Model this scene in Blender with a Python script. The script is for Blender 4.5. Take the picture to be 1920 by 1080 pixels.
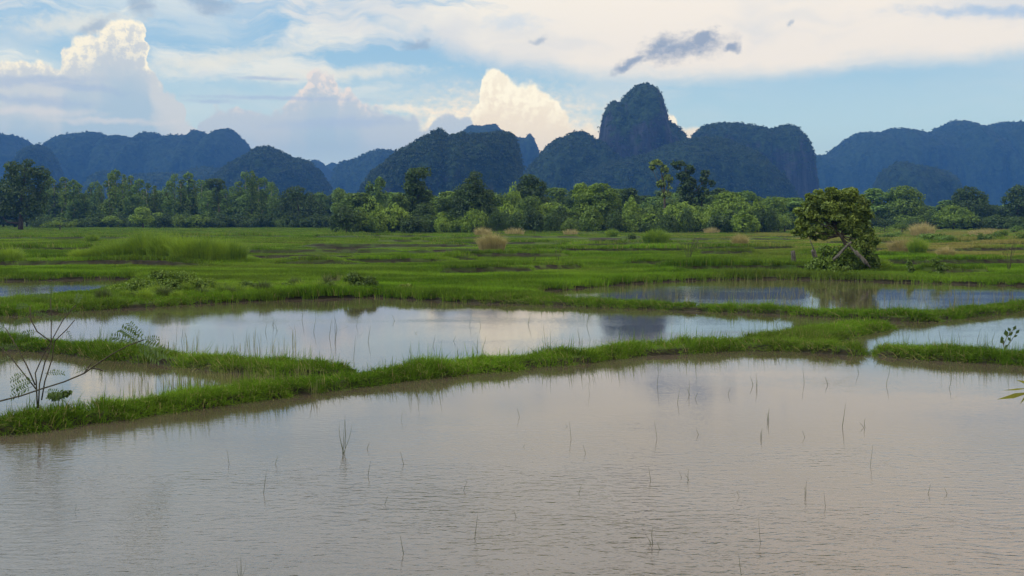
import bpy, math, random
import numpy as np
from mathutils import Vector, Matrix

random.seed(7)
rng = np.random.default_rng(7)
S = bpy.context.scene
COL = S.collection
for o in list(bpy.data.objects):
    bpy.data.objects.remove(o)

# ------------------------------------------------------------------ camera
CAM_H = 3.0
F = 2000.0                       # focal length in photo pixels (1920 wide)
PITCH = math.atan(130.0 / F)     # horizon stands at y = 410 of 1080
cam = bpy.data.cameras.new("camera")
camo = bpy.data.objects.new("camera", cam)
COL.objects.link(camo)
camo.location = (0, 0, CAM_H)
camo.rotation_euler = (math.pi / 2 - PITCH, 0, 0)
cam.sensor_width = 36
cam.lens = F / 1920 * 36
cam.clip_start = 0.1
cam.clip_end = 30000
S.camera = camo
CP, SP = math.cos(PITCH), math.sin(PITCH)

def ray(px, py):
    a = (px - 960) / F
    b = -(py - 540) / F
    return np.array([a, CP + b * SP, -SP + b * CP])

def gp(px, py, z=0.0):
    """world point at height z seen at a photo pixel"""
    d = ray(px, py)
    t = (z - CAM_H) / d[2]
    return np.array([d[0] * t, d[1] * t, z])

def atd(px, py, dist):
    """world point at depth y = dist seen at a photo pixel"""
    d = ray(px, py)
    t = dist / d[1]
    return np.array([d[0] * t, dist, CAM_H + d[2] * t])

# ------------------------------------------------------------------ light
SUN_EL = math.radians(38)
SUN_AZ = math.radians(-100)       # from +Y (view direction), negative = left
sun = bpy.data.lights.new("sun", 'SUN')
sun.energy = 2.4
sun.angle = math.radians(12)
sun.color = (1.0, 0.93, 0.82)
suno = bpy.data.objects.new("sun", sun)
COL.objects.link(suno)
sd = Vector((math.sin(SUN_AZ) * math.cos(SUN_EL), math.cos(SUN_AZ) * math.cos(SUN_EL), math.sin(SUN_EL)))
suno.rotation_euler = (-sd).to_track_quat('-Z', 'Y').to_euler()
suno.location = sd * 100

S.view_settings.view_transform = 'Standard'
S.view_settings.look = 'None'
S.view_settings.exposure = 0.24
S.view_settings.gamma = 1.0
S.cycles.max_bounces = 6
S.cycles.diffuse_bounces = 2
S.cycles.glossy_bounces = 2
S.cycles.transmission_bounces = 2
S.cycles.volume_bounces = 1
S.cycles.transparent_max_bounces = 4
S.cycles.use_denoising = True

# ------------------------------------------------------------------ node helpers
class NT:
    def __init__(s, tree):
        s.t = tree; s.n = tree.nodes; s.l = tree.links
    def put(s, sock, v):
        if v is None: return
        if isinstance(v, bpy.types.NodeSocket):
            s.l.new(v, sock)
        else:
            if hasattr(v, '__len__') and hasattr(sock.default_value, '__len__'):
                if len(sock.default_value) == 4 and len(v) == 3: v = (*v, 1)
            elif hasattr(sock.default_value, '__len__'):
                v = [v] * len(sock.default_value)
            sock.default_value = v
    def m(s, op, a, b=None, c=None, clamp=False):
        n = s.n.new('ShaderNodeMath'); n.operation = op; n.use_clamp = clamp
        s.put(n.inputs[0], a); s.put(n.inputs[1], b); s.put(n.inputs[2], c)
        return n.outputs[0]
    def v(s, op, a, b=None):
        n = s.n.new('ShaderNodeVectorMath'); n.operation = op
        s.put(n.inputs[0], a)
        if b is not None:
            s.put(n.inputs[3 if op == 'SCALE' else 1], b)
        return n.outputs['Value'] if op in ('LENGTH', 'DOT_PRODUCT') else n.outputs[0]
    def ss(s, x, a, b, lo=0.0, hi=1.0, kind='SMOOTHSTEP'):
        n = s.n.new('ShaderNodeMapRange'); n.interpolation_type = kind; n.clamp = True
        s.put(n.inputs[0], x); s.put(n.inputs[1], a); s.put(n.inputs[2], b); s.put(n.inputs[3], lo); s.put(n.inputs[4], hi)
        return n.outputs[0]
    def xyz(s, x, y, z=0.0):
        n = s.n.new('ShaderNodeCombineXYZ')
        s.put(n.inputs[0], x); s.put(n.inputs[1], y); s.put(n.inputs[2], z)
        return n.outputs[0]
    def sep(s, v):
        n = s.n.new('ShaderNodeSeparateXYZ'); s.put(n.inputs[0], v); return n.outputs
    def mix(s, f, a, b, blend='MIX'):
        n = s.n.new('ShaderNodeMix'); n.data_type = 'RGBA'; n.blend_type = blend
        s.put(n.inputs[0], f); s.put(n.inputs[6], a); s.put(n.inputs[7], b)
        return n.outputs[2]
    def noise(s, vec, scale, detail=4, rough=0.5, dist=0.0, lac=2.0, dim='3D', col=False):
        n = s.n.new('ShaderNodeTexNoise'); n.noise_dimensions = dim
        s.put(n.inputs['Vector'], vec); s.put(n.inputs['Scale'], scale); s.put(n.inputs['Detail'], detail)
        s.put(n.inputs['Roughness'], rough); s.put(n.inputs['Distortion'], dist); s.put(n.inputs['Lacunarity'], lac)
        return n.outputs['Color' if col else 'Fac']
    def vor(s, vec, scale, dim='2D', feature='SMOOTH_F1', smooth=0.6):
        n = s.n.new('ShaderNodeTexVoronoi'); n.voronoi_dimensions = dim; n.feature = feature
        s.put(n.inputs['Vector'], vec); s.put(n.inputs['Scale'], scale)
        if feature == 'SMOOTH_F1': n.inputs['Smoothness'].default_value = smooth
        return n.outputs['Distance']
    def map(s, vec, loc=(0, 0, 0), rot=(0, 0, 0), sc=(1, 1, 1)):
        n = s.n.new('ShaderNodeMapping'); s.put(n.inputs[0], vec)
        n.inputs[1].default_value = loc; n.inputs[2].default_value = rot; n.inputs[3].default_value = sc
        return n.outputs[0]
    def curve(s, x, pts):
        n = s.n.new('ShaderNodeFloatCurve'); s.put(n.inputs[1], x)
        c = n.mapping.curves[0]
        n.mapping.use_clip = False
        c.points[0].location = pts[0]; c.points[1].location = pts[-1]
        for p in pts[1:-1]: c.points.new(*p)
        for p in c.points: p.handle_type = 'VECTOR'
        n.mapping.update()
        return n.outputs[0]

def lin(r, g, b):
    f = lambda c: ((c / 255 + 0.055) / 1.055) ** 2.4 if c > 10 else c / 255 / 12.92
    return (f(r), f(g), f(b))

# ------------------------------------------------------------------ sky
SKY_STR = 0.1
world = bpy.data.worlds.new("World"); S.world = world; world.use_nodes = True
w = NT(world.node_tree); w.n.clear()
def build_sky():
    K = 1.0 / SKY_STR
    out = w.n.new('ShaderNodeOutputWorld'); bg = w.n.new('ShaderNodeBackground')
    bg.inputs[1].default_value = SKY_STR
    w.l.new(bg.outputs[0], out.inputs[0])
    sky = w.n.new('ShaderNodeTexSky'); sky.sky_type = 'NISHITA'; sky.sun_disc = False
    sky.sun_elevation = SUN_EL; sky.sun_rotation = SUN_AZ
    sky.air_density = 1.0; sky.dust_density = 1.2; sky.ozone_density = 1.5
    tc = w.n.new('ShaderNodeTexCoord'); D = w.v('NORMALIZE', tc.outputs['Generated'])
    dx, dy, dz = w.sep(D)
    X = w.m('MULTIPLY', w.m('ARCTAN2', dx, dy), F)         # azimuth and elevation, 2000 units per radian
    Y = w.m('MULTIPLY', w.m('ARCSINE', dz), F)
    def ae(px, py):
        d = ray(px, py); d = d / np.linalg.norm(d)
        return math.atan2(d[0], d[1]) * F, math.asin(d[2]) * F
    P = w.xyz(X, Y)
    wa = w.v('SUBTRACT', w.noise(P, 0.022, 4, 0.55, dim='2D', col=True), (0.5, 0.5, 0.5))
    wb = w.v('SUBTRACT', w.noise(P, 0.008, 3, 0.5, dim='2D', col=True), (0.5, 0.5, 0.5))
    # clear sky
    base = w.mix(1.0, sky.outputs[0], (0.95, 1.03, 1.12), 'MULTIPLY')
    def k(c, g=1.0): c = lin(*c); return (c[0] * K * g, c[1] * K * g, c[2] * K * g)
    up = w.ss(Y, 0, 520)
    clear = w.mix(up, k((194, 218, 222)), k((122, 173, 216)))
    base = w.mix(0.88, base, clear)
    col = base
    # --- high veil and streaks
    Pw = w.v('ADD', P, w.v('MULTIPLY', wb, (120, 60, 0)))
    st = w.noise(w.map(Pw, rot=(0, 0, -0.16), sc=(0.0030, 0.0125, 1)), 1.0, 6, 0.6, 0.15, dim='2D')
    st2 = w.noise(w.map(Pw, loc=(4, 7, 0), rot=(0, 0, 0.10), sc=(0.0016, 0.0085, 1)), 1.0, 6, 0.58, 0.1, dim='2D')
    # lower edge of the cream sheet
    pts = [(540, 0), (720, 60), (860, 118), (940, 142), (1040, 155), (1180, 162), (1300, 165), (1440, 160), (1540, 146), (1600, 128), (1680, 124), (1800, 128), (1920, 120), (2200, 118)]
    XL, XH = -1400.0, 1400.0
    def cpts(pts):
        r = []
        for a, b in pts:
            ax, ay = ae(a, b); r.append(((ax - XL) / (XH - XL), (ay + 200) / 1000))
        return r
    def topcurve(x, pts):
        c = cpts(pts)
        c = [(0.0, c[0][1])] + c + [(1.0, c[-1][1])]
        u = w.ss(x, XL, XH, kind='LINEAR')
        return w.m('SUBTRACT', w.m('MULTIPLY', w.curve(u, c), 1000.0), 200.0)
    xw, yw, _ = w.sep(w.v('ADD', P, w.v('MULTIPLY', wa, (70, 14, 0))))
    edge = topcurve(xw, pts)
    sheet = w.ss(w.m('ADD', w.m('SUBTRACT', yw, edge), w.m('MULTIPLY', w.m('SUBTRACT', st, 0.5), 60)), -14, 44)
    # breaks in the sheet toward the left
    right = w.ss(X, -460, 60)
    sheet = w.m('MULTIPLY', sheet, w.ss(w.m('ADD', st, w.m('MULTIPLY', right, 0.35)), 0.46, 0.72))
    left = w.ss(X, -200, 250, 1.0, 0.0)
    hi = w.ss(Y, 175, 290)
    streaks = w.m('MULTIPLY', w.m('MULTIPLY', w.ss(st, 0.44, 0.68), left), hi)
    veil = w.m('MULTIPLY', w.ss(st2, 0.36, 0.70, 0, 0.68), w.ss(Y, 60, 330))
    veil = w.m('MULTIPLY', veil, w.ss(X, 250, 520, 1.0, 0.25))
    sm = w.m('MAXIMUM', w.m('MAXIMUM', sheet, streaks), veil)
    over = w.m('MULTIPLY', w.ss(Y, 400, 560), w.ss(st2, 0.2, 0.6, 0.75, 1.0))
    sm = w.m('MAXIMUM', w.m('MULTIPLY', sm, 0.95), over)
    tone = w.noise(w.map(Pw, sc=(0.0025, 0.009, 1)), 1.0, 4, 0.5, dim='2D')
    sheetc = w.mix(w.ss(X, -700, 300), k((232, 232, 224)), k((242, 231, 218)))
    sheetc = w.mix(w.ss(tone, 0.40, 0.66, 0, 0.75), sheetc, k((212, 213, 216)))
    # higher up, out of the frame, the sheet is brightened to lift the near pond's reflection
    overc = w.mix(w.ss(w.m('ADD', X, w.m('MULTIPLY', w.m('SUBTRACT', st2, 0.5), 900)), -900, 900, kind='LINEAR'), k((186, 204, 228), 1.5), k((236, 220, 216), 1.6))
    sheetc = w.mix(w.ss(Y, 430, 720, 0, 0.92), sheetc, overc)
    col = w.mix(sm, col, sheetc)
    # streak feature left: long cream band (280,90)->(620,140)
    ragn = w.m('MULTIPLY', w.m('SUBTRACT', w.noise(w.map(P, sc=(0.05, 0.085, 1)), 1.0, 5, 0.65, dim='2D'), 0.5), 1.1)
    def blob(cx, cy, rx, ry, rot, soft=0.5, amp=(34, 20), src=None):
        ax, ay = ae(cx, cy)
        q = w.v('ADD', P, w.v('MULTIPLY', wa, (amp[0], amp[1], 0)))
        q = w.v('SUBTRACT', q, (ax, ay, 0))
        q = w.map(q, rot=(0, 0, -math.radians(rot)))
        q = w.v('MULTIPLY', q, (1 / rx, 1 / ry, 0))
        return w.ss(w.m('ADD', w.v('LENGTH', q), ragn), 1 + soft * 0.4, 1 - soft)
    def union(bs):
        r = bs[0]
        for b in bs[1:]: r = w.m('MAXIMUM', r, b)
        return r
    cream = union([blob(150, 42, 115, 20, 8, 0.9), blob(420, 112, 190, 17, 9, 0.9), blob(640, 138, 170, 13, 4, 0.9), blob(760, 205, 120, 9, 0, .9)])
    col = w.mix(w.m('MULTIPLY', cream, 0.8), col, k((228, 226, 216)))
    # the blue gap at the right under the sheet and blue slit at the top right
    col = w.mix(w.m('MULTIPLY', blob(1880, 22, 170, 11, -5, 0.9), 0.75), col, k((160, 186, 216)))
    col = w.mix(w.m('MULTIPLY', blob(960, 42, 60, 16, 0, 0.9), 0.5), col, k((180, 200, 222)))
    # --- cumulus
    Pc = P
    def cumulus(col, pts, x0, x1, lit, mid, low, fade=150, litdepth=60, seed=0.0, puff=1.0, alpha=1.0, lo=200, hi=260):
        q = w.v('ADD', Pc, (seed * 37.0, seed * 11.0, 0))
        v1 = w.vor(q, 1 / 46.0); v2 = w.vor(q, 1 / 20.0); nz = w.noise(q, 1 / 16.0, 5, 0.6, dim='2D')
        wr = w.v('ADD', Pc, w.v('MULTIPLY', w.v('SUBTRACT', w.noise(q, 1 / 30.0, 3, 0.5, dim='2D', col=True), (0.5, 0.5, 0.5)), (26 * puff, 16 * puff, 0)))
        xx, yy, _ = w.sep(wr)
        top = topcurve(xx, pts)
        t = w.m('SUBTRACT', top, yy)
        t = w.m('ADD', t, w.m('MULTIPLY', w.m('SUBTRACT', 0.45, v1), 26 * puff))
        t = w.m('ADD', t, w.m('MULTIPLY', w.m('SUBTRACT', 0.45, v2), 14 * puff))
        t = w.m('ADD', t, w.m('MULTIPLY', w.m('SUBTRACT', nz, 0.5), 16 * puff))
        mask = w.ss(t, -3.0, 9.0)
        if x0 is not None: mask = w.m('MULTIPLY', mask, w.ss(xx, ae(x0, 200)[0] - 12, ae(x0, 200)[0] + 12))
        if x1 is not None: mask = w.m('MULTIPLY', mask, w.ss(xx, ae(x1, 200)[0] + 12, ae(x1, 200)[0] - 12))
        # relief: height of the billows compared a step toward the light (upper left)
        def hgt(off):
            qq = w.v('ADD', q, off)
            a = w.m('MULTIPLY', w.vor(qq, 1 / 46.0), -0.45)
            b = w.m('MULTIPLY', w.vor(qq, 1 / 20.0), -0.15)
            c = w.m('MULTIPLY', w.noise(qq, 1 / 30.0, 6, 0.66, dim='2D'), 1.5)
            return w.m('ADD', w.m('ADD', a, b), c)
        rel = w.m('SUBTRACT', hgt((0, 0, 0)), hgt((-7, 6, 0)))
        rel = w.ss(rel, -0.20, 0.22)
        near = w.ss(t, 0, litdepth, 1.0, 0.0, kind='LINEAR')
        f = w.m('ADD', w.m('MULTIPLY', rel, 0.55), w.m('MULTIPLY', near, 0.75))
        f = w.m('MULTIPLY', f, w.ss(w.m('ADD', Y, w.m('MULTIPLY', w.m('SUBTRACT', nz, 0.5), 60)), lo, hi, 0.18, 1.0))
        c = w.mix(w.ss(f, 0.15, 1.1), k(mid), k(lit))
        c = w.mix(w.m('MULTIPLY', w.ss(t, litdepth * 0.6, fade), 0.85), c, k(low))
        return w.mix(w.m('MULTIPLY', mask, alpha), col, c)
    # glow behind the bright tower
    col = w.mix(w.m('MULTIPLY', blob(940, 250, 210, 80, 0, 0.95), 0.85), col, k((252, 228, 194), 1.15))
    col = cumulus(col, [(780, 262), (800, 225), (850, 218), (885, 205), (902, 182), (905, 140), (918, 128), (940, 130), (955, 150), (985, 166), (998, 156), (1015, 162), (1035, 178), (1052, 198), (1062, 224), (1100, 236), (1130, 250), (1200, 262), (1235, 240), (1245, 205), (1262, 208), (1272, 240), (1300, 240), (1320, 246), (1400, 310)],
                  790, 1400, (255, 246, 222), (238, 224, 200), (240, 225, 200), 170, 110, 3.0, 0.8, 1.0, 130, 230)
    col = cumulus(col, [(-300, 120), (-60, 110), (0, 108), (40, 104), (80, 108), (106, 128), (113, 124), (117, 86), (126, 72), (150, 68), (180, 66), (188, 46), (212, 34), (242, 34), (266, 46), (280, 68), (284, 118), (300, 150), (325, 178), (342, 200), (354, 214), (366, 262), (500, 300)],
                  None, 420, (250, 240, 216), (200, 204, 208), (162, 186, 206), 150, 66, 1.0, 1.0, 1.0, 225, 275)
    col = w.mix(w.m('MULTIPLY', union([blob(60, 152, 130, 9, 3, 0.8), blob(150, 165, 90, 8, -4, .8), blob(70, 188, 110, 10, -3, 0.9)]), 0.6), col, k((160, 178, 206)))
    col = w.mix(w.m('MULTIPLY', union([blob(60, 208, 110, 9, 0, 0.9), blob(200, 226, 120, 7, 0, .9)]), 0.6), col, k((216, 212, 212)))
    col = cumulus(col, [(350, 300), (372, 232), (400, 210), (440, 196), (462, 206), (500, 208), (538, 204), (545, 180), (568, 174), (574, 144), (588, 134), (626, 136), (632, 162), (666, 164), (676, 188), (705, 208), (740, 214), (770, 226), (800, 238), (822, 216), (850, 208), (878, 222), (900, 262), (960, 320)],
                  345, 960, (230, 218, 210), (184, 194, 206), (164, 186, 205), 120, 50, 5.0, 0.8, 1.0, 170, 240)
    # --- thin grey-blue bars
    bars = union([blob(520, 184, 160, 4.5, 0, 0.9, (30, 8)), blob(500, 147, 60, 3.5, 0, 0.9, (30, 8)), blob(400, 190, 50, 5, 0, .9, (30, 8)), blob(640, 230, 150, 12, 3, .9, (30, 8))])
    col = w.mix(w.m('MULTIPLY', bars, 0.7), col, k((166, 182, 208)))
    dark = union([blob(1285, 88, 84, 22, 8, 0.95, (46, 34)), blob(1238, 92, 52, 24, 20, 0.9, (46, 34)), blob(1182, 118, 42, 9, 30, 0.8, (40, 24)),
                  blob(1318, 72, 34, 15, 20, .7, (40, 34)), blob(1372, 90, 18, 10, 10, 0.8, (40, 30))])
    col = w.mix(w.m('MULTIPLY', dark, 0.85), col, k((128, 145, 170)))
    dk2 = union([blob(782, 84, 27, 8, 12, 0.8, (36, 24)), blob(1010, 74, 17, 7, 8, 0.8, (36, 24)), blob(178, 46, 32, 12, 28, .8, (40, 30)),
                 blob(264, 12, 26, 18, -10, .8, (44, 34)), blob(394, 6, 40, 18, -8, .8, (44, 34)), blob(1484, 42, 10, 4, 30, .9)])
    col = w.mix(w.m('MULTIPLY', dk2, 0.65), col, k((146, 164, 186)))
    # paler air just above the hills
    col = w.mix(w.ss(Y, 0, 150, 0.45, 0.0), col, k((206, 220, 230)))
    col = w.mix(1.0, col, w.mix(w.ss(Y, 0, 330), (1.90, 1.72, 1.22), (1.19, 1.16, 1.04)), 'MULTIPLY')
    # below the horizon
    col = w.mix(w.ss(Y, -60, -10, 1.0, 0.0), col, k((90, 100, 90)))
    w.l.new(col, bg.inputs[0])
build_sky()

# ------------------------------------------------------------------ numpy noise
def _h(ix, iy, iz, seed):
    n = (ix * 374761393 + iy * 668265263 + iz * 2147483647 + seed * 1274126177) & 0xFFFFFFFF
    n = ((n ^ (n >> 13)) * 1274126177) & 0xFFFFFFFF
    n = n ^ (n >> 16)
    return (n & 0xFFFF) / 65535.0
def vnoise(p, seed=0):
    p = np.asarray(p, float)
    i = np.floor(p).astype(np.int64); f = p - i; u = f * f * (3 - 2 * f)
    r = 0
    for a in (0, 1):
        wx = u[:, 0] if a else 1 - u[:, 0]
        for b in (0, 1):
            wy = u[:, 1] if b else 1 - u[:, 1]
            for c in (0, 1):
                wz = u[:, 2] if c else 1 - u[:, 2]
                r = r + wx * wy * wz * _h(i[:, 0] + a, i[:, 1] + b, i[:, 2] + c, seed)
    return r
def fbm(p, oct=4, seed=0, gain=0.5):
    s = 0; a = 1; tot = 0
    p = np.asarray(p, float)
    for k in range(oct):
        s = s + a * vnoise(p * (2.03 ** k) + 17.3 * k, seed + k); tot += a; a *= gain
    return s / tot        # 0..1

# ------------------------------------------------------------------ object helpers
def tag(o, label=None, cat=None, group=None, kind=None):
    if label: o['label'] = label
    if cat: o['category'] = cat
    if group: o['group'] = group
    if kind: o['kind'] = kind
    return o

def mesh_np(name, verts, faces, mats, tone=None, midx=None, smooth=False):
    """faces: (n,4) or (n,3) int array (or list of such arrays)"""
    fl = faces if isinstance(faces, list) else [faces]
    fl = [np.asarray(f, dtype=np.int32) for f in fl if len(f)]
    me = bpy.data.meshes.new(name)
    verts = np.asarray(verts, dtype=np.float32)
    me.vertices.add(len(verts)); me.vertices.foreach_set('co', verts.ravel())
    li = np.concatenate([f.ravel() for f in fl])
    cnt = np.concatenate([np.full(len(f), f.shape[1], dtype=np.int32) for f in fl])
    st = np.concatenate([[0], np.cumsum(cnt)[:-1]]).astype(np.int32)
    me.loops.add(len(li)); me.loops.foreach_set('vertex_index', li)
    me.polygons.add(len(cnt)); me.polygons.foreach_set('loop_start', st); me.polygons.foreach_set('loop_total', cnt)
    for m in (mats if isinstance(mats, (list, tuple)) else [mats]): me.materials.append(m)
    if midx is not None: me.polygons.foreach_set('material_index', np.asarray(midx, dtype=np.int32))
    me.polygons.foreach_set('use_smooth', np.full(len(cnt), smooth, dtype=bool))
    if tone is not None:
        at = me.attributes.new('tone', 'FLOAT', 'POINT'); at.data.foreach_set('value', np.asarray(tone, dtype=np.float32))
    me.update(calc_edges=True)
    return me

def link(name, me, parent=None):
    o = bpy.data.objects.new(name, me); COL.objects.link(o)
    if parent is not None: o.parent = parent
    return o
def empty(name, loc=(0, 0, 0), rz=0.0, sc=1.0):
    o = bpy.data.objects.new(name, None); COL.objects.link(o)
    o.location = loc; o.rotation_euler = (0, 0, rz)
    o.scale = (sc, sc, sc) if not hasattr(sc, '__len__') else sc
    o.empty_display_size = 0.2
    return o
def dup(root, loc, rz=0.0, sc=(1, 1, 1)):
    r = root.copy(); COL.objects.link(r)
    r.location = loc; r.rotation_euler = (0, 0, rz); r.scale = sc
    for ch in list(root.children):
        c = ch.copy(); COL.objects.link(c); c.parent = r
    return r

class G:
    """collects geometry for one mesh"""
    def __init__(s): s.v = []; s.q = []; s.t = []; s.tone = []; s.n = 0
    def add(s, v, q=None, t=None, tone=0.5):
        v = np.asarray(v, float)
        s.v.append(v)
        if q is not None and len(q): s.q.append(np.asarray(q) + s.n)
        if t is not None and len(t): s.t.append(np.asarray(t) + s.n)
        s.tone.append(np.full(len(v), tone) if np.isscalar(tone) else tone)
        s.n += len(v)
    def mesh(s, name, mats, smooth=False):
        f = []
        if s.q: f.append(np.concatenate(s.q))
        if s.t: f.append(np.concatenate(s.t))
        return mesh_np(name, np.concatenate(s.v), f, mats, np.concatenate(s.tone), smooth=smooth)
    def tube(s, pts, rad, sides=6, tone=0.5):
        pts = np.asarray(pts, float); n = len(pts)
        rad = np.interp(np.linspace(0, 1, n), np.linspace(0, 1, len(rad)), rad) if len(rad) != n else np.asarray(rad, float)
        V = []
        for i in range(n):
            d = pts[min(i + 1, n - 1)] - pts[max(i - 1, 0)]; d = d / (np.linalg.norm(d) + 1e-9)
            a = np.cross(d, [0.31, 0.95, 0.05]) if abs(d[2]) > 0.6 else np.cross(d, [0, 0, 1.0])
            a /= np.linalg.norm(a) + 1e-9; b = np.cross(d, a)
            th = np.linspace(0, 2 * np.pi, sides, endpoint=False)
            V.append(pts[i] + rad[i] * (np.cos(th)[:, None] * a + np.sin(th)[:, None] * b))
        V = np.concatenate(V)
        q = []
        for i in range(n - 1):
            for j in range(sides):
                k = (j + 1) % sides
                q.append((i * sides + j, i * sides + k, (i + 1) * sides + k, (i + 1) * sides + j))
        V = np.concatenate([V, pts[:1], pts[-1:]])
        c0, c1 = n * sides, n * sides + 1
        t = [(c0, (j + 1) % sides, j) for j in range(sides)] + [(c1, (n - 1) * sides + j, (n - 1) * sides + (j + 1) % sides) for j in range(sides)]
        s.add(V, q, t, tone)
    def leaves(s, c, nrm, size, aspect=0.55, tone=None, fold=0.15):
        """rhombic leaf clumps"""
        n = len(c)
        nrm = nrm / (np.linalg.norm(nrm, axis=1, keepdims=True) + 1e-9)
        r = rng.normal(size=(n, 3)); a = np.cross(nrm, r); a /= np.linalg.norm(a, axis=1, keepdims=True) + 1e-9
        b = np.cross(nrm, a); size = np.broadcast_to(np.asarray(size, float), (n,))[:, None]
        V = np.stack([c - a * size, c + b * size * aspect + nrm * size * fold, c + a * size, c - b * size * aspect + nrm * size * fold], 1).reshape(-1, 3)
        q = np.arange(4 * n).reshape(n, 4)
        if tone is None: tone = rng.random(n)
        s.add(V, q, None, np.repeat(tone, 4))

# ------------------------------------------------------------------ materials
def newmat(name):
    m = bpy.data.materials.new(name); m.use_nodes = True
    t = NT(m.node_tree); t.n.clear()
    out = t.n.new('ShaderNodeOutputMaterial')
    return m, t, out
def principled(t, out, color, rough=0.7, spec=0.3, normal=None, **kw):
    p = t.n.new('ShaderNodeBsdfPrincipled')
    t.put(p.inputs['Base Color'], color); t.put(p.inputs['Roughness'], rough); t.put(p.inputs['Specular IOR Level'], spec)
    if normal is not None: t.l.new(normal, p.inputs['Normal'])
    t.l.new(p.outputs[0], out.inputs[0]); return p
def attr(t, name):
    n = t.n.new('ShaderNodeAttribute'); n.attribute_name = name; return n.outputs['Fac']
def wpos(t): return t.n.new('ShaderNodeNewGeometry').outputs['Position']
def bump(t, h, strength=0.5, dist=0.1):
    b = t.n.new('ShaderNodeBump'); t.put(b.inputs['Strength'], strength); t.put(b.inputs['Distance'], dist); t.l.new(h, b.inputs['Height'])
    return b.outputs[0]

def foliage_mat(name, c_dark, c_light, trans=0.35, nscale=0.35, vary=0.25):
    m, t, out = newmat(name)
    oi = t.n.new('ShaderNodeObjectInfo')
    tone = attr(t, 'tone')
    nz = t.noise(wpos(t), nscale, 3, 0.6)
    f = t.m('ADD', t.m('MULTIPLY', tone, 0.45), t.m('MULTIPLY', t.ss(nz, 0.3, 0.7), 0.4))
    f = t.m('ADD', f, t.m('MULTIPLY', t.m('SUBTRACT', oi.outputs['Random'], 0.5), vary), clamp=True)
    c = t.mix(f, c_dark, c_light)
    d = t.n.new('ShaderNodeBsdfDiffuse'); t.l.new(c, d.inputs[0])
    tr = t.n.new('ShaderNodeBsdfTranslucent'); t.l.new(t.mix(0.4, c, (0.16, 0.24, 0.03)), tr.inputs[0])
    mx = t.n.new('ShaderNodeMixShader'); mx.inputs[0].default_value = trans
    t.l.new(d.outputs[0], mx.inputs[1]); t.l.new(tr.outputs[0], mx.inputs[2])
    gl = t.n.new('ShaderNodeBsdfGlossy'); gl.inputs['Roughness'].default_value = 0.5; gl.inputs[0].default_value = (.7, .8, .7, 1)
    m2 = t.n.new('ShaderNodeMixShader'); m2.inputs[0].default_value = 0.03
    t.l.new(mx.outputs[0], m2.inputs[1]); t.l.new(gl.outputs[0], m2.inputs[2])
    t.l.new(m2.outputs[0], out.inputs[0])
    return m
M_dark = foliage_mat('foliage_dark', (0.01, 0.024, 0.006), (0.070, 0.125, 0.018), 0.28)
M_mid = foliage_mat('foliage_mid', (0.022, 0.052, 0.008), (0.190, 0.290, 0.024), 0.33)
M_light = foliage_mat('foliage_light', (0.055, 0.105, 0.01), (0.29, 0.42, 0.035), 0.38)
M_olive = foliage_mat('foliage_olive', (0.050, 0.085, 0.012), (0.34, 0.43, 0.06), 0.33, 1.2)
M_pale = foliage_mat('foliage_pale', (0.03, 0.07, 0.016), (0.200, 0.330, 0.050), 0.35)
M_sap = foliage_mat('foliage_sapling', (0.030, 0.065, 0.018), (0.110, 0.170, 0.040), 0.4, 3.0)
M_yleaf = foliage_mat('foliage_yellow', (0.26, 0.23, 0.035), (0.50, 0.43, 0.09), 0.4, 3.0)

def bark_mat(name, c1, c2, sc=6.0):
    m, t, out = newmat(name)
    tc = t.n.new('ShaderNodeTexCoord').outputs['Object']
    nz = t.noise(t.map(tc, sc=(sc, sc, sc * 0.25)), 1.0, 5, 0.65)
    principled(t, out, t.mix(t.ss(nz, 0.3, 0.7), c1, c2), 0.9, 0.15, bump(t, nz, 0.6, 0.03))
    return m
M_bark = bark_mat('bark', (0.035, 0.026, 0.018), (0.11, 0.09, 0.065))
M_palebark = bark_mat('pale_bark', (0.12, 0.11, 0.08), (0.30, 0.28, 0.22), 3.0)
M_grey = bark_mat('weathered_wood', (0.03, 0.027, 0.023), (0.13, 0.12, 0.10), 14.0)
M_stem = bark_mat('green_stem', (0.03, 0.03, 0.02), (0.08, 0.07, 0.045), 30.0)

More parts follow.
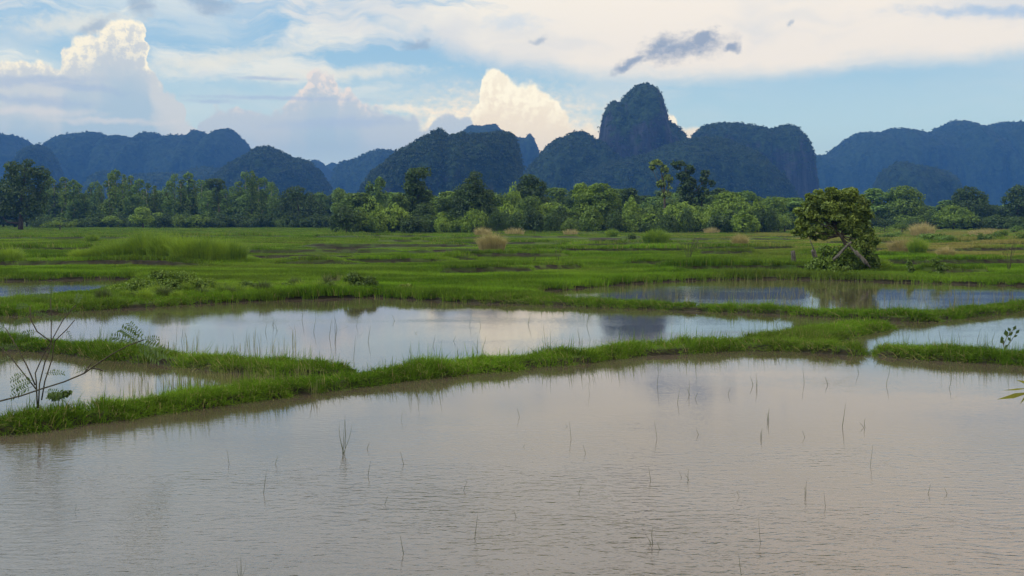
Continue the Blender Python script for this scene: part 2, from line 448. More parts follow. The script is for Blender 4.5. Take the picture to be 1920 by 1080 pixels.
# grass
def grass_mat(name, field=True):
    m, t, out = newmat(name)
    oi = t.n.new('ShaderNodeObjectInfo'); wp = wpos(t)
    tone = attr(t, 'tone')
    big = t.noise(t.v('MULTIPLY', wp, (0.045, 0.11, 0)), 1.0, 4, 0.6)
    big2 = t.noise(t.v('MULTIPLY', wp, (0.13, 0.3, 0)), 1.0, 4, 0.6)
    r = t.m('ADD', t.m('MULTIPLY', oi.outputs['Random'], 0.45), t.m('MULTIPLY', tone, 0.55))
    c = t.mix(t.m('POWER', r, 1.4), (0.010, 0.038, 0.004), (0.130, 0.250, 0.016))
    c = t.mix(t.ss(big2, 0.42, 0.68, 0, 0.9), c, (0.160, 0.300, 0.020))
    c = t.mix(t.ss(big, 0.50, 0.72, 0, 0.60), c, (0.115, 0.160, 0.032))
    px_, py_, _z = t.sep(wp)
    dry = t.m('MULTIPLY', t.ss(px_, 8, 45), t.ss(py_, 55, 90))
    dry = t.m('MULTIPLY', t.m('ADD', t.m('MULTIPLY', dry, 0.8), 0.12), t.ss(t.noise(t.v('MULTIPLY', wp, (0.09, 0.05, 0)), 1.0, 4, 0.6), 0.40, 0.62))
    c = t.mix(dry, c, (0.250, 0.215, 0.070))
    # a few dead straws
    c = t.mix(t.ss(t.m('FRACT', t.m('MULTIPLY', tone, 13.7)), 0.93, 0.95, 0, 0.8), c, (0.30, 0.24, 0.11))
    d = t.n.new('ShaderNodeBsdfDiffuse'); t.l.new(c, d.inputs[0])
    tr = t.n.new('ShaderNodeBsdfTranslucent'); t.l.new(t.mix(0.3, c, (0.20, 0.32, 0.03)), tr.inputs[0])
    mx = t.n.new('ShaderNodeMixShader'); mx.inputs[0].default_value = 0.24
    t.l.new(d.outputs[0], mx.inputs[1]); t.l.new(tr.outputs[0], mx.inputs[2])
    t.l.new(mx.outputs[0], out.inputs[0])
    return m
M_grass = grass_mat('grass_blades')
M_tan = foliage_mat('dry_grass', (0.22, 0.18, 0.07), (0.62, 0.5, 0.24), 0.35, 1.5)
M_tall = foliage_mat('tall_grass', (0.05, 0.12, 0.01), (0.36, 0.50, 0.035), 0.4, 0.8)
M_reed = foliage_mat('reed', (0.030, 0.045, 0.015), (0.10, 0.12, 0.035), 0.2, 2.0)
M_straw = foliage_mat('straw_reed', (0.10, 0.11, 0.035), (0.26, 0.24, 0.10), 0.3, 2.0)

# ground: wet soil banks and green field floor
def ground_mat():
    m, t, out = newmat('soil_and_turf')
    wp = wpos(t); x, y, z = t.sep(wp)
    n1 = t.noise(wp, 3.0, 6, 0.65); n2 = t.noise(t.v('MULTIPLY', wp, (0.06, 0.16, 0)), 1.0, 5, 0.6); n3 = t.noise(wp, 22.0, 4, 0.6)
    soil = t.mix(t.ss(n1, 0.3, 0.7), (0.008, 0.008, 0.004), (0.027, 0.024, 0.012))
    turf = t.mix(t.ss(n2, 0.35, 0.7), (0.022, 0.045, 0.006), (0.070, 0.110, 0.014))
    turf = t.mix(t.ss(n3, 0.35, 0.65, 0, 0.5), turf, (0.05, 0.07, 0.015))
    f = t.m('MULTIPLY', t.ss(t.m('ADD', z, t.m('MULTIPLY', t.m('SUBTRACT', n1, 0.5), 0.05)), 0.09, 0.14), 1.0)
    f = t.m('MULTIPLY', f, attr(t, 'turf'))
    c = t.mix(f, soil, turf)
    wet = t.ss(z, 0.0, 0.05, 0.6, 0.95)
    principled(t, out, c, wet, 0.12, bump(t, n3, 0.5, 0.03))
    return m
M_ground = ground_mat()

def water_mat():
    m, t, out = newmat('muddy_water')
    wp = wpos(t); x, y, z = t.sep(wp)
    # wind ripples: short crests lying across the view, strong near the camera, dying out in calm patches
    wv = t.v('ADD', wp, t.v('MULTIPLY', t.v('SUBTRACT', t.noise(wp, 0.9, 3, 0.5, col=True), (0.5, 0.5, 0.5)), (0.5, 0.35, 0)))
    a = t.noise(t.map(wv, rot=(0, 0, 0.16), sc=(4.2, 11.0, 1)), 1.0, 3, 0.5)
    b = t.noise(t.map(wv, loc=(3, 1, 0), rot=(0, 0, -0.30), sc=(9.0, 21.0, 1)), 1.0, 2, 0.5)
    h = t.m('ADD', t.m('MULTIPLY', a, 0.7), t.m('MULTIPLY', b, 0.32))
    patch = t.noise(t.v('MULTIPLY', wp, (0.12, 0.16, 0)), 1.0, 3, 0.55)
    near = t.ss(y, 9.5, 17.0, 1.0, 0.06)
    far = t.ss(t.noise(t.v('MULTIPLY', wp, (0.10, 0.30, 0)), 1.0, 2, 0.5), 0.45, 0.7, 0.0, 0.09)
    amp = t.m('ADD', t.m('MULTIPLY', near, t.ss(patch, 0.30, 0.62, 0.35, 1.0)), far)
    amp = t.m('MULTIPLY', amp, 1.05)
    nrm = bump(t, h, amp, 0.020)
    mud = t.mix(t.ss(t.noise(wp, 0.25, 4, 0.55), 0.3, 0.7), (0.056, 0.046, 0.029), (0.076, 0.063, 0.043))
    p = principled(t, out, mud, 0.035, 0.5, nrm)
    p.inputs['IOR'].default_value = 1.72
    return m
M_water = water_mat()

# ------------------------------------------------------------------ layout of land and water (photo pixels on the water plane -> world)
def P2(pts): return np.array([gp(a, b)[:2] for a, b in pts])
front_line = [(-700, 905), (-300, 858), (0, 818), (100, 806), (250, 785), (400, 763), (500, 748), (600, 735), (700, 722), (800, 710), (900, 699), (1000, 689), (1100, 680), (1200, 669), (1300, 662), (1400, 656), (1470, 658)]
bund2_line = [(-700, 600), (-250, 628), (0, 656), (60, 660), (150, 668), (200, 674), (280, 682), (350, 690), (430, 697), (520, 704), (590, 706), (640, 708)]
right_line = [(1636, 669), (1700, 672), (1800, 678), (1920, 685), (2100, 697), (2500, 730)]
bund3_line = [(-900, 640), (-300, 612), (0, 592), (60, 593), (150, 583), (250, 578), (350, 572), (450, 566), (550, 562), (620, 560), (700, 557), (760, 560), (850, 566), (950, 570), (1050, 573), (1150, 577),
              (1250, 581), (1350, 586), (1440, 588), (1500, 592), (1600, 597), (1680, 603), (1760, 603), (1840, 593), (1920, 584), (2100, 576), (2600, 566)]
fork_poly = [(1380, 657), (1470, 658), (1540, 663), (1600, 667), (1624, 666), (1614, 660), (1585, 656), (1563, 650), (1561, 641), (1590, 634), (1623, 626), (1669, 618), (1664, 613), (1600, 613), (1540, 621), (1490, 627), (1440, 637), (1380, 646)]
pondE = [(-900, 523), (-200, 529), (0, 527), (100, 525), (190, 523), (262, 523), (268, 530), (215, 543), (170, 556), (60, 564), (0, 570), (-300, 585), (-900, 600)]
pondD = [(1000, 549), (1060, 543), (1150, 535), (1250, 528), (1350, 524), (1450, 523), (1550, 525), (1650, 528), (1750, 531), (1850, 534), (1920, 536), (2150, 540), (2500, 545), (2500, 556),
         (2150, 566), (1920, 573), (1850, 580), (1760, 591), (1680, 593), (1600, 591), (1500, 587), (1440, 583.5), (1350, 581.5), (1250, 576.5), (1150, 572), (1050, 567), (1005, 559)]
pools = [[(580, 467), (640, 465), (700, 466), (716, 472), (660, 478), (590, 476)],
         [(470, 482), (560, 481), (650, 483), (722, 487), (700, 493), (600, 494), (500, 491)],
         [(1106, 448.5), (1135, 447.5), (1164, 448.5), (1160, 456), (1112, 456)],
         [(800, 471), (880, 470), (960, 472), (900, 479), (820, 478)],
         [(600, 528), (630, 524), (650, 530), (635, 538), (610, 540)]]
LAND = P2(bund3_line)
LANDPOLY = np.concatenate([LAND, [[3500, 120], [3500, 5900], [-3500, 5900], [-3500, 60]]])

def sd_poly(p, poly):
    """signed distance, positive inside"""
    n = len(poly); d = np.full(len(p), 1e9); ins = np.zeros(len(p), bool)
    for i in range(n):
        a = poly[i]; b = poly[(i + 1) % n]; e = b - a; wv = p - a
        t = np.clip((wv @ e) / (e @ e + 1e-12), 0, 1)
        d = np.minimum(d, np.hypot(wv[:, 0] - t * e[0], wv[:, 1] - t * e[1]))
        c = (a[1] > p[:, 1]) != (b[1] > p[:, 1])
        xi = a[0] + (p[:, 1] - a[1]) * e[0] / (e[1] if abs(e[1]) > 1e-12 else 1e-12)
        ins ^= c & (p[:, 0] < xi)
    return np.where(ins, d, -d)
def bund_poly(line, width):
    """strip whose near side is the traced waterline"""
    L = P2(line)
    wv = np.interp(np.arange(len(L)), np.linspace(0, len(L) - 1, len(width)), width)
    t = np.gradient(L, axis=0); t /= np.linalg.norm(t, axis=1, keepdims=True)
    nrm = np.stack([-t[:, 1], t[:, 0]], 1)
    return np.concatenate([L, (L + nrm * wv[:, None])[::-1]])
BUNDS = [bund_poly(front_line, [0.75, 0.7, 0.7, 0.7, 0.75, 0.85, 1.1]), bund_poly(bund2_line, [1.0, 0.8, 0.75, 0.7]), bund_poly(right_line, [0.9, 1.0, 1.2]), P2(fork_poly)]
PONDS = [P2(pondE), P2(pondD)]
POOLS = [P2(q) for q in pools]
# field terraces: dark little banks, (x0,x1,y) traced across the far field
TERR = [(-400, 700, 505, 500), (380, 620, 492, 494), (560, 690, 491, 491), (740, 900, 497, 493), (930, 1100, 512, 511), (-300, 480, 474, 471), (420, 820, 478, 477), (560, 930, 465, 466),
        (840, 1000, 487, 486), (960, 1300, 476, 474), (1280, 1500, 472, 470), (1100, 1480, 462, 460), (1420, 1560, 500, 499), (1400, 1600, 486, 484), (700, 900, 456, 455), (-200, 300, 452, 450), (300, 700, 447, 448),
        (1000, 1100, 459, 458), (1130, 1500, 454, 452), (1650, 2200, 458, 456), (1660, 2200, 476, 470), (1680, 2200, 500, 494), (-200, 200, 498, 494), (100, 420, 503, 502), (800, 1100, 449, 448), (960, 1060, 513, 512), (1180, 1400, 505, 500)]
_r = random.Random(5)
for _ in range(46):
    _y = 440 + 78 * _r.random() ** 1.1; _x = _r.uniform(-150, 2000); _l = _r.uniform(60, 300)
    if 100 < _x + _l and _x < 520 and _y > 462: continue
    TERR.append((_x, _x + _l, _y, _y + _r.uniform(-2, 1)))
TERRW = [(gp(a, c)[:2], gp(b, d)[:2]) for a, b, c, d in TERR]

def land_sd(p):
    """signed distance to the shore, positive on land"""
    q3 = np.concatenate([p, np.zeros((len(p), 1))], 1)
    wob = (fbm(q3 * 1.1, 3, 5) - 0.5) * 0.36 + (fbm(q3 * 5.0, 2, 9) - 0.5) * 0.18
    s = sd_poly(p, LANDPOLY)
    for P_ in PONDS: s = np.minimum(s, -sd_poly(p, P_))
    for P_ in POOLS: s = np.minimum(s, -sd_poly(p, P_))
    for B in BUNDS: s = np.maximum(s, sd_poly(p, B))
    s = s + wob
    # embankment the camera stands on
    s = np.maximum(s, 5.6 - p[:, 1])
    return s
def terr(p):
    """0..1 raised little bund, 0..1 bare bank in front of it, 0..1 short grass before the bank"""
    up = np.zeros(len(p)); bare = np.zeros(len(p)); short = np.zeros(len(p))
    q = np.concatenate([p, np.zeros((len(p), 1))], 1)
    wob = (fbm(q * 0.25, 3, 31) - 0.5); brk = fbm(q * 0.12, 2, 37)
    for a, b in TERRW:
        e = b - a; t = ((p - a) @ e) / (e @ e)
        nrm = np.array([-e[1], e[0]]) / np.linalg.norm(e)
        off = (p - a) @ nrm + wob * 3.0
        wd = max(0.5, np.hypot(*((a + b) / 2)) * 0.008)
        m = np.clip(np.minimum(t, 1 - t) * 14, 0, 1) * np.clip((brk - 0.33) * 8, 0, 1)
        up = np.maximum(up, m * np.clip(1 + off / (0.5 * wd), 0, 1) * np.clip(1.6 - off / (2.4 * wd), 0, 1))
        bare = np.maximum(bare, m * ((off > -0.75 * wd) & (off < 0.0)))
        short = np.maximum(short, m * ((off > -9 * wd) & (off < 0)))
    return up, bare, short
def height(p, s=None):
    if s is None: s = land_sd(p)
    q3 = np.concatenate([p, np.zeros((len(p), 1))], 1)
    h = -0.25 + 0.25 * np.clip(1 + s / 0.35, 0, 1)
    up = np.clip(s / 0.16, 0, 1); up = up * up * (3 - 2 * up)
    h = np.where(s > 0, 0.12 * up + 0.03 * np.clip(s / 0.6, 0, 1) + 0.05 * (fbm(q3 * 1.7, 3, 12) - 0.5) * np.clip(s / 0.5, 0, 1), h)
    r = np.hypot(p[:, 0], p[:, 1])
    far = np.clip((r - 45) / 60, 0, 1)
    h = h + np.where(s > 0, far * 0.12 * (fbm(q3 * 0.08, 3, 22) - 0.5) * np.clip(s / 2, 0, 1), 0)
    # embankment
    e = np.clip((6.6 - p[:, 1]) / 3.2, 0, 1); h = np.maximum(h, 1.35 * e * e * (3 - 2 * e) + np.where(e > 0, -0.02, -9))
    return h

# ------------------------------------------------------------------ ground sheet
def build_ground():
    az = np.radians(np.concatenate([np.linspace(-180, -34, 60, endpoint=False), np.linspace(-34, 34, 560), np.linspace(34, 180, 61)[1:-1]]))
    rr = [2.5]
    while rr[-1] < 115: rr.append(rr[-1] * 1.0058)
    while rr[-1] < 330: rr.append(rr[-1] * 1.012)
    while rr[-1] < 3600: rr.append(rr[-1] * 1.12)
    rr = np.array(rr); na, nr = len(az), len(rr)
    A, R = np.meshgrid(az, rr)
    p = np.stack([np.sin(A).ravel() * R.ravel(), np.cos(A).ravel() * R.ravel()], 1)
    s = land_sd(p); h = height(p, s)
    near = R.ravel() < 340
    up = np.zeros(len(p)); bare = np.zeros(len(p)); up[near], bare[near], _ = terr(p[near])
    h = h + np.where(s > 0.3, 0.30 * up, 0)
    turf = np.clip(1 - bare, 0, 1)
    V = np.concatenate([np.stack([p[:, 0], p[:, 1], h], 1), [[0, 0, 1.33]]])
    i = np.arange(nr - 1)[:, None] * na; j = np.arange(na)[None, :]; k = (j + 1) % na
    q = np.stack([i + j, i + k, i + na + k, i + na + j], -1).reshape(-1, 4)[:, ::-1]
    c = len(V) - 1
    t = np.stack([np.full(na, c), (np.arange(na) + 1) % na, np.arange(na)], 1)[:, ::-1]
    me = mesh_np('ground', V, [q, t], M_ground, smooth=True)
    at = me.attributes.new('turf', 'FLOAT', 'POINT'); at.data.foreach_set('value', np.concatenate([turf, [1]]).astype(np.float32))
    tag(link('ground', me), 'flat green paddy plain with low muddy bunds', kind='structure')
    # water sheet
    W = 120
    v = [(-260, 4.5, 0), (260, 4.5, 0), (260, 200, 0), (-260, 200, 0)]
    tag(link('water', mesh_np('water', v, np.array([[0, 1, 2, 3]]), M_water)), 'muddy flooded paddy water mirroring the evening sky', kind='structure')
build_ground()

# ------------------------------------------------------------------ karst hills
def hill_mat(name, rock_amt, dark=1.0):
    m, t, out = newmat(name)
    g = t.n.new('ShaderNodeNewGeometry'); wp = g.outputs['Position']; nz_ = t.sep(g.outputs['Normal'])[2]
    big = t.noise(wp, 0.012, 5, 0.6); fine = t.noise(wp, 0.11, 5, 0.65)
    streak = t.noise(t.v('MULTIPLY', wp, (0.075, 0.075, 0.010)), 1.0, 5, 0.65)
    veg = t.mix(t.ss(fine, 0.32, 0.68), (0.006 * dark, 0.013 * dark, 0.007 * dark), (0.026 * dark, 0.046 * dark, 0.016 * dark))
    rock = t.mix(t.ss(streak, 0.34, 0.70), (0.009, 0.011, 0.015), (0.044, 0.046, 0.054))
    steep = t.m('ADD', t.m('ADD', t.m('MULTIPLY', nz_, -1.0), t.m('MULTIPLY', big, 0.9)), t.m('MULTIPLY', streak, 0.5))
    f = t.ss(steep, 0.95 - rock_amt, 1.2 - rock_amt)
    c = t.mix(f, veg, rock)
    principled(t, out, c, 0.95, 0.1, bump(t, t.m('ADD', fine, t.m('MULTIPLY', streak, 0.8)), 0.9, 4.0))
    return m
M_hill = hill_mat('karst_forest', 0.22); M_cliff = hill_mat('karst_cliff', 0.72); M_farhill = hill_mat('karst_far', 0.18, 0.9)

def hill(label, sil, D, kd=0.8, pw=0.62, mat=None, clumps=0, bumpy=2.6, seed=1, rel=0.16, step=2.3, name='hill'):
    sil = np.array(sil, float)
    x = np.arange(sil[0, 0], sil[-1, 0], step * max(1, D / 3000))
    y = np.interp(x, sil[:, 0], sil[:, 1])
    kk = max(3, int(70 / (step * max(1, D / 3000)))) | 1
    ysm = np.convolve(np.pad(y, kk // 2, mode='edge'), np.ones(kk) / kk, mode='valid')[:len(y)]
    y = y + (0.55 if mat is M_farhill else 0.2) * np.clip(y - ysm, -14, 14) + (4 if mat is M_farhill else 1.5)
    base = np.array([atd(a, b, D) for a, b in zip(x, y)])
    Sx = np.maximum(base[:, 2], 0.5); wx = base[:, 0]
    nT = 110
    th = np.linspace(0, np.pi, nT)
    U, T = np.meshgrid(np.arange(len(x)), th, indexing='ij')
    # ease the footprint so that neighbouring columns do not jump
    k = max(3, int(len(x) * 0.08)) | 1
    Ss = np.convolve(np.pad(Sx, k // 2, mode='edge'), np.ones(k) / k, mode='valid')[:len(x)]
    wd = kd * (0.6 * Ss + 0.4 * Ss.max() * np.sin(np.linspace(0.05, np.pi - 0.05, len(x))) ** 0.7)
    c = np.cos(T); s = np.sin(T)
    X = wx[U] + 0 * T; Z = Sx[U] * s ** pw - 1.0; Y = D - wd[U] * np.sign(c) * np.abs(c) ** 0.9
    P = np.stack([X.ravel(), Y.ravel(), Z.ravel()], 1)
    H = Sx.max()
    # buttresses and gullies that run down the slope, fading at the ridge line so the outline stays
    b = fbm(np.stack([P[:, 0] / (H * 0.28), P[:, 1] / (H * 0.6), P[:, 2] / (H * 0.9)], 1) + seed * 7.1, 4, seed)
    frontness = np.abs(c).ravel() ** 0.7
    P[:, 1] -= np.sign(c).ravel() * (b - 0.5) * rel * 2.6 * H * frontness
    P[:, 2] += (fbm(P / (H * 0.22) + 3.3, 3, seed + 5) - 0.5) * 0.10 * H * frontness ** 2 * np.clip(s.ravel() * 2, 0, 1)
    # tree-crown lumps all over
    m = fbm(P / 9.0, 3, seed + 9) - 0.5; m2 = fbm(P / 26.0, 2, seed + 19) - 0.5
    P[:, 2] += m * bumpy * 2.0 + m2 * bumpy * 1.6
    P[:, 0] += (fbm(P / 9.0 + 40, 2, seed + 3) - 0.5) * bumpy * 1.5
    nu = len(x)
    i = np.arange(nu - 1)[:, None] * nT; j = np.arange(nT - 1)[None, :]
    q = np.stack([i + j, i + nT + j, i + nT + j + 1, i + j + 1], -1).reshape(-1, 4)
    verts = P; faces = [q]; mats = [mat or M_hill]; midx = np.zeros(len(q), int); tone = np.full(len(P), 0.5)
    if clumps:
        # small tree crowns standing on the slope and along the ridge
        idx = rng.integers(0, len(P), clumps); keep = (np.sin(T).ravel()[idx] > 0.12) & (T.ravel()[idx] < 2.0)
        idx = idx[keep]
        ridge = (np.arange(nu) * nT + nT // 2)[rng.random(nu) < 0.75]
        idx = np.concatenate([idx, ridge])
        ctr = P[idx] + rng.normal(size=(len(idx), 3)) * 0.8
        n = 11; sz = rng.uniform(0.5, 1.0, len(idx)) * bumpy * 0.95
        dirs = rng.normal(size=(len(idx), n, 3)); dirs[..., 2] = np.abs(dirs[..., 2]) * 0.9
        dirs /= np.linalg.norm(dirs, axis=2, keepdims=True)
        cc = (ctr[:, None, :] + dirs * sz[:, None, None] * rng.uniform(0.5, 1.2, (len(idx), n, 1))).reshape(-1, 3)
        g = G(); g.leaves(cc, dirs.reshape(-1, 3) + rng.normal(size=cc.shape) * 0.4, np.repeat(sz, n) * 0.5, 0.7)
        lv = np.concatenate(g.v); lq = np.concatenate(g.q) + len(P)
        verts = np.concatenate([P, lv]); faces = [q, lq]; midx = np.concatenate([midx, np.ones(len(lq), int)]); tone = np.concatenate([tone, np.concatenate(g.tone)])
        mats.append(M_hillleaf)
    me = mesh_np(name, verts, faces, mats, tone, midx)
    sm = np.zeros(len(me.polygons), bool); sm[:len(q)] = True; me.polygons.foreach_set('use_smooth', sm)
    o = link(name, me)
    tag(o, label, kind='structure')
    return o
M_hillleaf = foliage_mat('hill_crowns', (0.006, 0.014, 0.006), (0.028, 0.052, 0.016), 0.2, 0.03, 0)

hill('long blue karst range with rounded knobs at the left', [(-420, 405), (-300, 262), (-200, 250), (-100, 236), (-40, 244), (0, 250), (12, 253), (25, 252), (40, 264), (60, 275), (75, 277), (100, 274), (118, 267), (125, 260), (140, 251), (165, 248), (180, 246), (200, 252), (213, 258), (222, 252), (240, 254), (265, 260), (275, 250), (285, 247), (297, 250), (305, 256),
     (320, 253), (330, 250), (362, 251), (372, 244), (385, 248), (400, 255), (408, 246), (420, 242), (435, 245), (450, 258), (462, 270), (470, 284), (500, 320), (530, 370), (560, 405)], 2600, 1.1, 0.6, M_farhill, 3500, 3.8, 2)
hill('small dark karst knoll behind the big dark tree', [(10, 405), (36, 330), (45, 300), (52, 284), (62, 277), (75, 274), (90, 284), (103, 303), (110, 325), (114, 350), (118, 405)], 1900, 0.6, 0.5, M_hill, 1500, 3, 3)
hill('low wooded ridge below the long blue range', [(130, 405), (160, 345), (178, 328), (200, 320), (222, 322), (240, 331), (262, 325), (300, 323), (330, 325), (360, 316), (390, 313), (430, 318), (500, 330), (560, 370), (590, 405)], 1900, 1.0, 0.7, M_hill, 3000, 3.2, 4)
hill('dark karst hill with a pale cliff on its right end', [(370, 405), (398, 340), (420, 318), (437, 306), (455, 296), (475, 284), (490, 278), (510, 277), (530, 286), (555, 295), (580, 304), (595, 318), (608, 335), (618, 350), (626, 372), (632, 405)], 1500, 0.8, 0.55, M_hill, 4000, 2.8, 6)
hill('palest blue far hill in the notch', [(540, 405), (575, 330), (592, 312), (605, 309), (618, 308), (625, 305), (635, 311), (655, 330), (680, 405)], 3300, 1.0, 0.7, M_farhill, 0, 5, 7)
hill('blue hill shoulder closing the notch from the left', [(520, 405), (565, 318), (580, 308), (592, 303), (602, 308), (612, 318), (622, 340), (640, 405)], 2900, 1.0, 0.6, M_farhill, 300, 3, 8)
hill('blue karst hill with pale cliff patches behind the notch', [(605, 405), (622, 350), (630, 322), (640, 308), (655, 300), (680, 288), (700, 280), (720, 278), (745, 281), (770, 285), (800, 300), (850, 405)], 2400, 0.8, 0.5, M_farhill, 2200, 3.3, 9)
hill('nearest dark green karst hill in the middle', [(655, 405), (684, 345), (700, 322), (720, 308), (740, 292), (755, 280), (780, 268), (800, 255), (815, 248), (825, 244), (840, 253), (855, 252), (865, 249), (880, 252), (900, 250), (920, 249), (940, 248), (955, 250), (966, 260), (972, 277), (978, 302), (982, 340), (990, 405)], 1100, 0.85, 0.55, M_hill, 7000, 2.3, 10)
hill('blue peak behind the nearest hill', [(840, 405), (865, 252), (880, 240), (895, 234), (915, 232), (930, 232), (940, 240), (955, 244), (970, 252), (985, 258), (993, 255), (1000, 262), (1006, 275), (1012, 292), (1022, 330), (1040, 405)], 2500, 0.7, 0.5, M_farhill, 600, 2.6, 12)
hill('dark round shoulder left of the tall rock tower', [(950, 405), (975, 340), (988, 320), (1000, 305), (1012, 292), (1025, 276), (1045, 262), (1065, 252), (1085, 248), (1100, 250), (1115, 260), (1127, 266), (1155, 286), (1210, 325), (1260, 405)], 1420, 0.8, 0.6, M_hill, 3500, 2.8, 13)
hill('tall dark limestone tower, highest of all the hills', [(1085, 405), (1105, 340), (1120, 285), (1126, 262), (1128, 240), (1132, 218), (1138, 203), (1146, 194), (1154, 193), (1162, 195), (1167, 184), (1178, 172), (1190, 164), (1200, 161), (1210, 160), (1222, 165), (1231, 176), (1236, 195), (1240, 214), (1244, 222), (1252, 226), (1262, 236), (1275, 248), (1285, 260), (1302, 290), (1335, 340), (1360, 405)],
     1500, 0.62, 0.36, M_cliff, 2600, 2.5, 14, 0.14, 1.6)
hill('wooded skirt of hills at the foot of the tall tower', [(1040, 405), (1075, 345), (1095, 325), (1130, 306), (1170, 298), (1210, 290), (1250, 272), (1290, 260), (1320, 257), (1345, 258), (1370, 264), (1400, 277), (1430, 297), (1455, 322), (1480, 352), (1515, 405)], 1330, 0.9, 0.62, M_hill, 7000, 2.5, 15)
hill('flat-topped karst massif with a cliff on its right', [(1260, 405), (1285, 275), (1300, 256), (1308, 248), (1316, 237), (1330, 233), (1350, 230), (1380, 231), (1410, 235), (1440, 243), (1455, 240), (1463, 236), (1474, 234), (1486, 238), (1498, 250), (1508, 268), (1515, 292), (1520, 322), (1525, 360), (1530, 405)], 1620, 0.6, 0.38, M_cliff, 3200, 2.6, 16, 0.14, 1.8)
hill('long blue karst range at the right', [(1470, 405), (1500, 310), (1520, 290), (1550, 285), (1560, 278), (1580, 265), (1600, 252), (1612, 247), (1640, 245), (1658, 246), (1665, 240), (1680, 239), (1700, 241), (1730, 246), (1745, 244), (1762, 242), (1772, 232), (1790, 227), (1805, 230), (1820, 240), (1838, 244), (1840, 238), (1865, 230), (1885, 226), (1905, 230), (1920, 238), (1960, 250), (2050, 240), (2150, 270), (2300, 405)], 2600, 1.1, 0.6, M_farhill, 3500, 3.8, 17)
hill('low blue knoll in front of the right range', [(1620, 405), (1643, 348), (1660, 320), (1680, 306), (1700, 303), (1730, 308), (1755, 315), (1775, 326), (1787, 345), (1793, 372), (1800, 405)], 1600, 0.8, 0.5, M_farhill, 900, 2.6, 18)

# ------------------------------------------------------------------ trees
def lobes_tree(name, lobes, nleaf, leaf, mat, trunk, limbs=True, bark=M_bark, gap=0.42, gfreq=1.1, sides=6, up=0.25, shell=0.35, kmin=1):
    """lobes: (x,y,z,rx,ry,rz); trunk: list of (x,y,z,r). Returns an Empty with trunk and crown"""
    root = empty(name)
    g = G()
    tp = np.array([t[:3] for t in trunk], float); g.tube(tp, [t[3] for t in trunk], sides + 1)
    L = np.array(lobes, float)
    if limbs:
        for l in L:
            k = int(np.clip(np.searchsorted(tp[:, 2], l[2] - 0.25 * (l[2] - tp[0, 2]) - abs(l[0]) * 0.4), min(kmin, len(tp) - 1), len(tp) - 1))
            a = tp[k - 1] * 0.4 + tp[k] * 0.6; b = l[:3].copy(); mid = (a + b) / 2 + rng.normal(size=3) * 0.12 * np.linalg.norm(b - a); mid[2] -= 0.05 * np.linalg.norm(b - a)
            r = trunk[k][3] * 0.55
            g.tube([a, mid, b], [r, r * 0.65, r * 0.3], 5)
            for _ in range(3):
                e = b + rng.normal(size=3) * l[3:] * 0.55; g.tube([b * .6 + mid * .4, (b + e) / 2 + rng.normal(size=3) * 0.05 * l[3], e], [r * 0.35, r * 0.22, r * 0.08], 4)
    link('trunk', g.mesh('trunk', bark, True), root)
    vol = L[:, 3] * L[:, 4] * L[:, 5]; vol = vol ** 0.75; cnt = (nleaf * vol / vol.sum()).astype(int)
    g = G()
    for l, n in zip(L, cnt):
        d = rng.normal(size=(n * 2, 3)); d /= np.linalg.norm(d, axis=1, keepdims=True)
        rad = 1 - shell * rng.random(len(d)) ** 1.3
        rad *= 0.62 + 0.72 * fbm(d * 2.3 + l[:3] * 0.37, 3, 3)           # uneven outline
        c = l[:3] + d * l[3:] * rad[:, None]
        k = fbm(c * gfreq, 2, 77) > gap * (0.85 + 0.3 * (d[:, 2] < -0.2)); c = c[k][:n]; d = d[k][:n]
        nn = d + rng.normal(size=d.shape) * 0.7; nn[:, 2] += up
        g.leaves(c, nn, leaf * rng.uniform(0.6, 1.25, len(c)), 0.6)
    link('crown', g.mesh('crown', mat), root)
    return root

def R(a, b): return random.uniform(a, b)
def proto_broad(mat, H=12, W=9, leaf=0.30, n=3600, low=0.12, k=9):
    lb = []
    for i in range(k):
        t = (i + 0.5) / k; z = H * (low + (0.93 - low) * t); w = W * 0.5 * (math.sin(math.pi * (0.18 + 0.72 * t)) ** 0.8)
        a = i * 2.4 + R(-.5, .5); r = w * R(0.25, 0.6)
        s = W * R(0.19, 0.28)
        lb.append((math.cos(a) * r, math.sin(a) * r, z, s, s, s * R(.65, .9)))
    lb.append((0, 0, H * 0.9, W * .2, W * .2, H * .09))
    return lobes_tree('tree', lb, n, leaf, mat, [(0, 0, -0.2, H * .028), (R(-.1, .1), 0, H * .25, H * .022), (R(-.3, .3), R(-.3, .3), H * .55, H * .015), (0, 0, H * .88, H * .006)])
def proto_slender(mat, H=14, W=3.2, leaf=0.25, n=2300):
    lb = []
    for i in range(7):
        t = i / 6; z = H * (0.22 + 0.71 * t); s = W * R(.27, .42) * (1.2 - 0.5 * t)
        lb.append((R(-.22, .22) * W, R(-.22, .22) * W, z, s, s, s * 1.7))
    return lobes_tree('tree', lb, n, leaf, mat, [(0, 0, -.2, .15), (R(-.15, .15), 0, H * .4, .12), (R(-.3, .3), 0, H * .7, .08), (0, 0, H * .93, .03)], bark=M_palebark, gap=0.38)
def proto_bush(mat, H=4.5, W=6, leaf=0.24, n=2200, k=7, name='bush'):
    lb = []
    for i in range(k):
        a = i * 2.4; r = W * .5 * math.sqrt(i / k) * .75; s = W * R(.17, .27)
        zz = H * (0.72 - 0.38 * (i / k)) * R(.8, 1.05)
        lb.append((math.cos(a) * r, math.sin(a) * r, zz, s, s, min(zz * .95, H * .36)))
    t = lobes_tree(name, lb, n, leaf, mat, [(0, 0, -.2, .12), (0.05, 0, H * .3, .09), (0, 0, H * .6, .04)], gap=0.4)
    return t

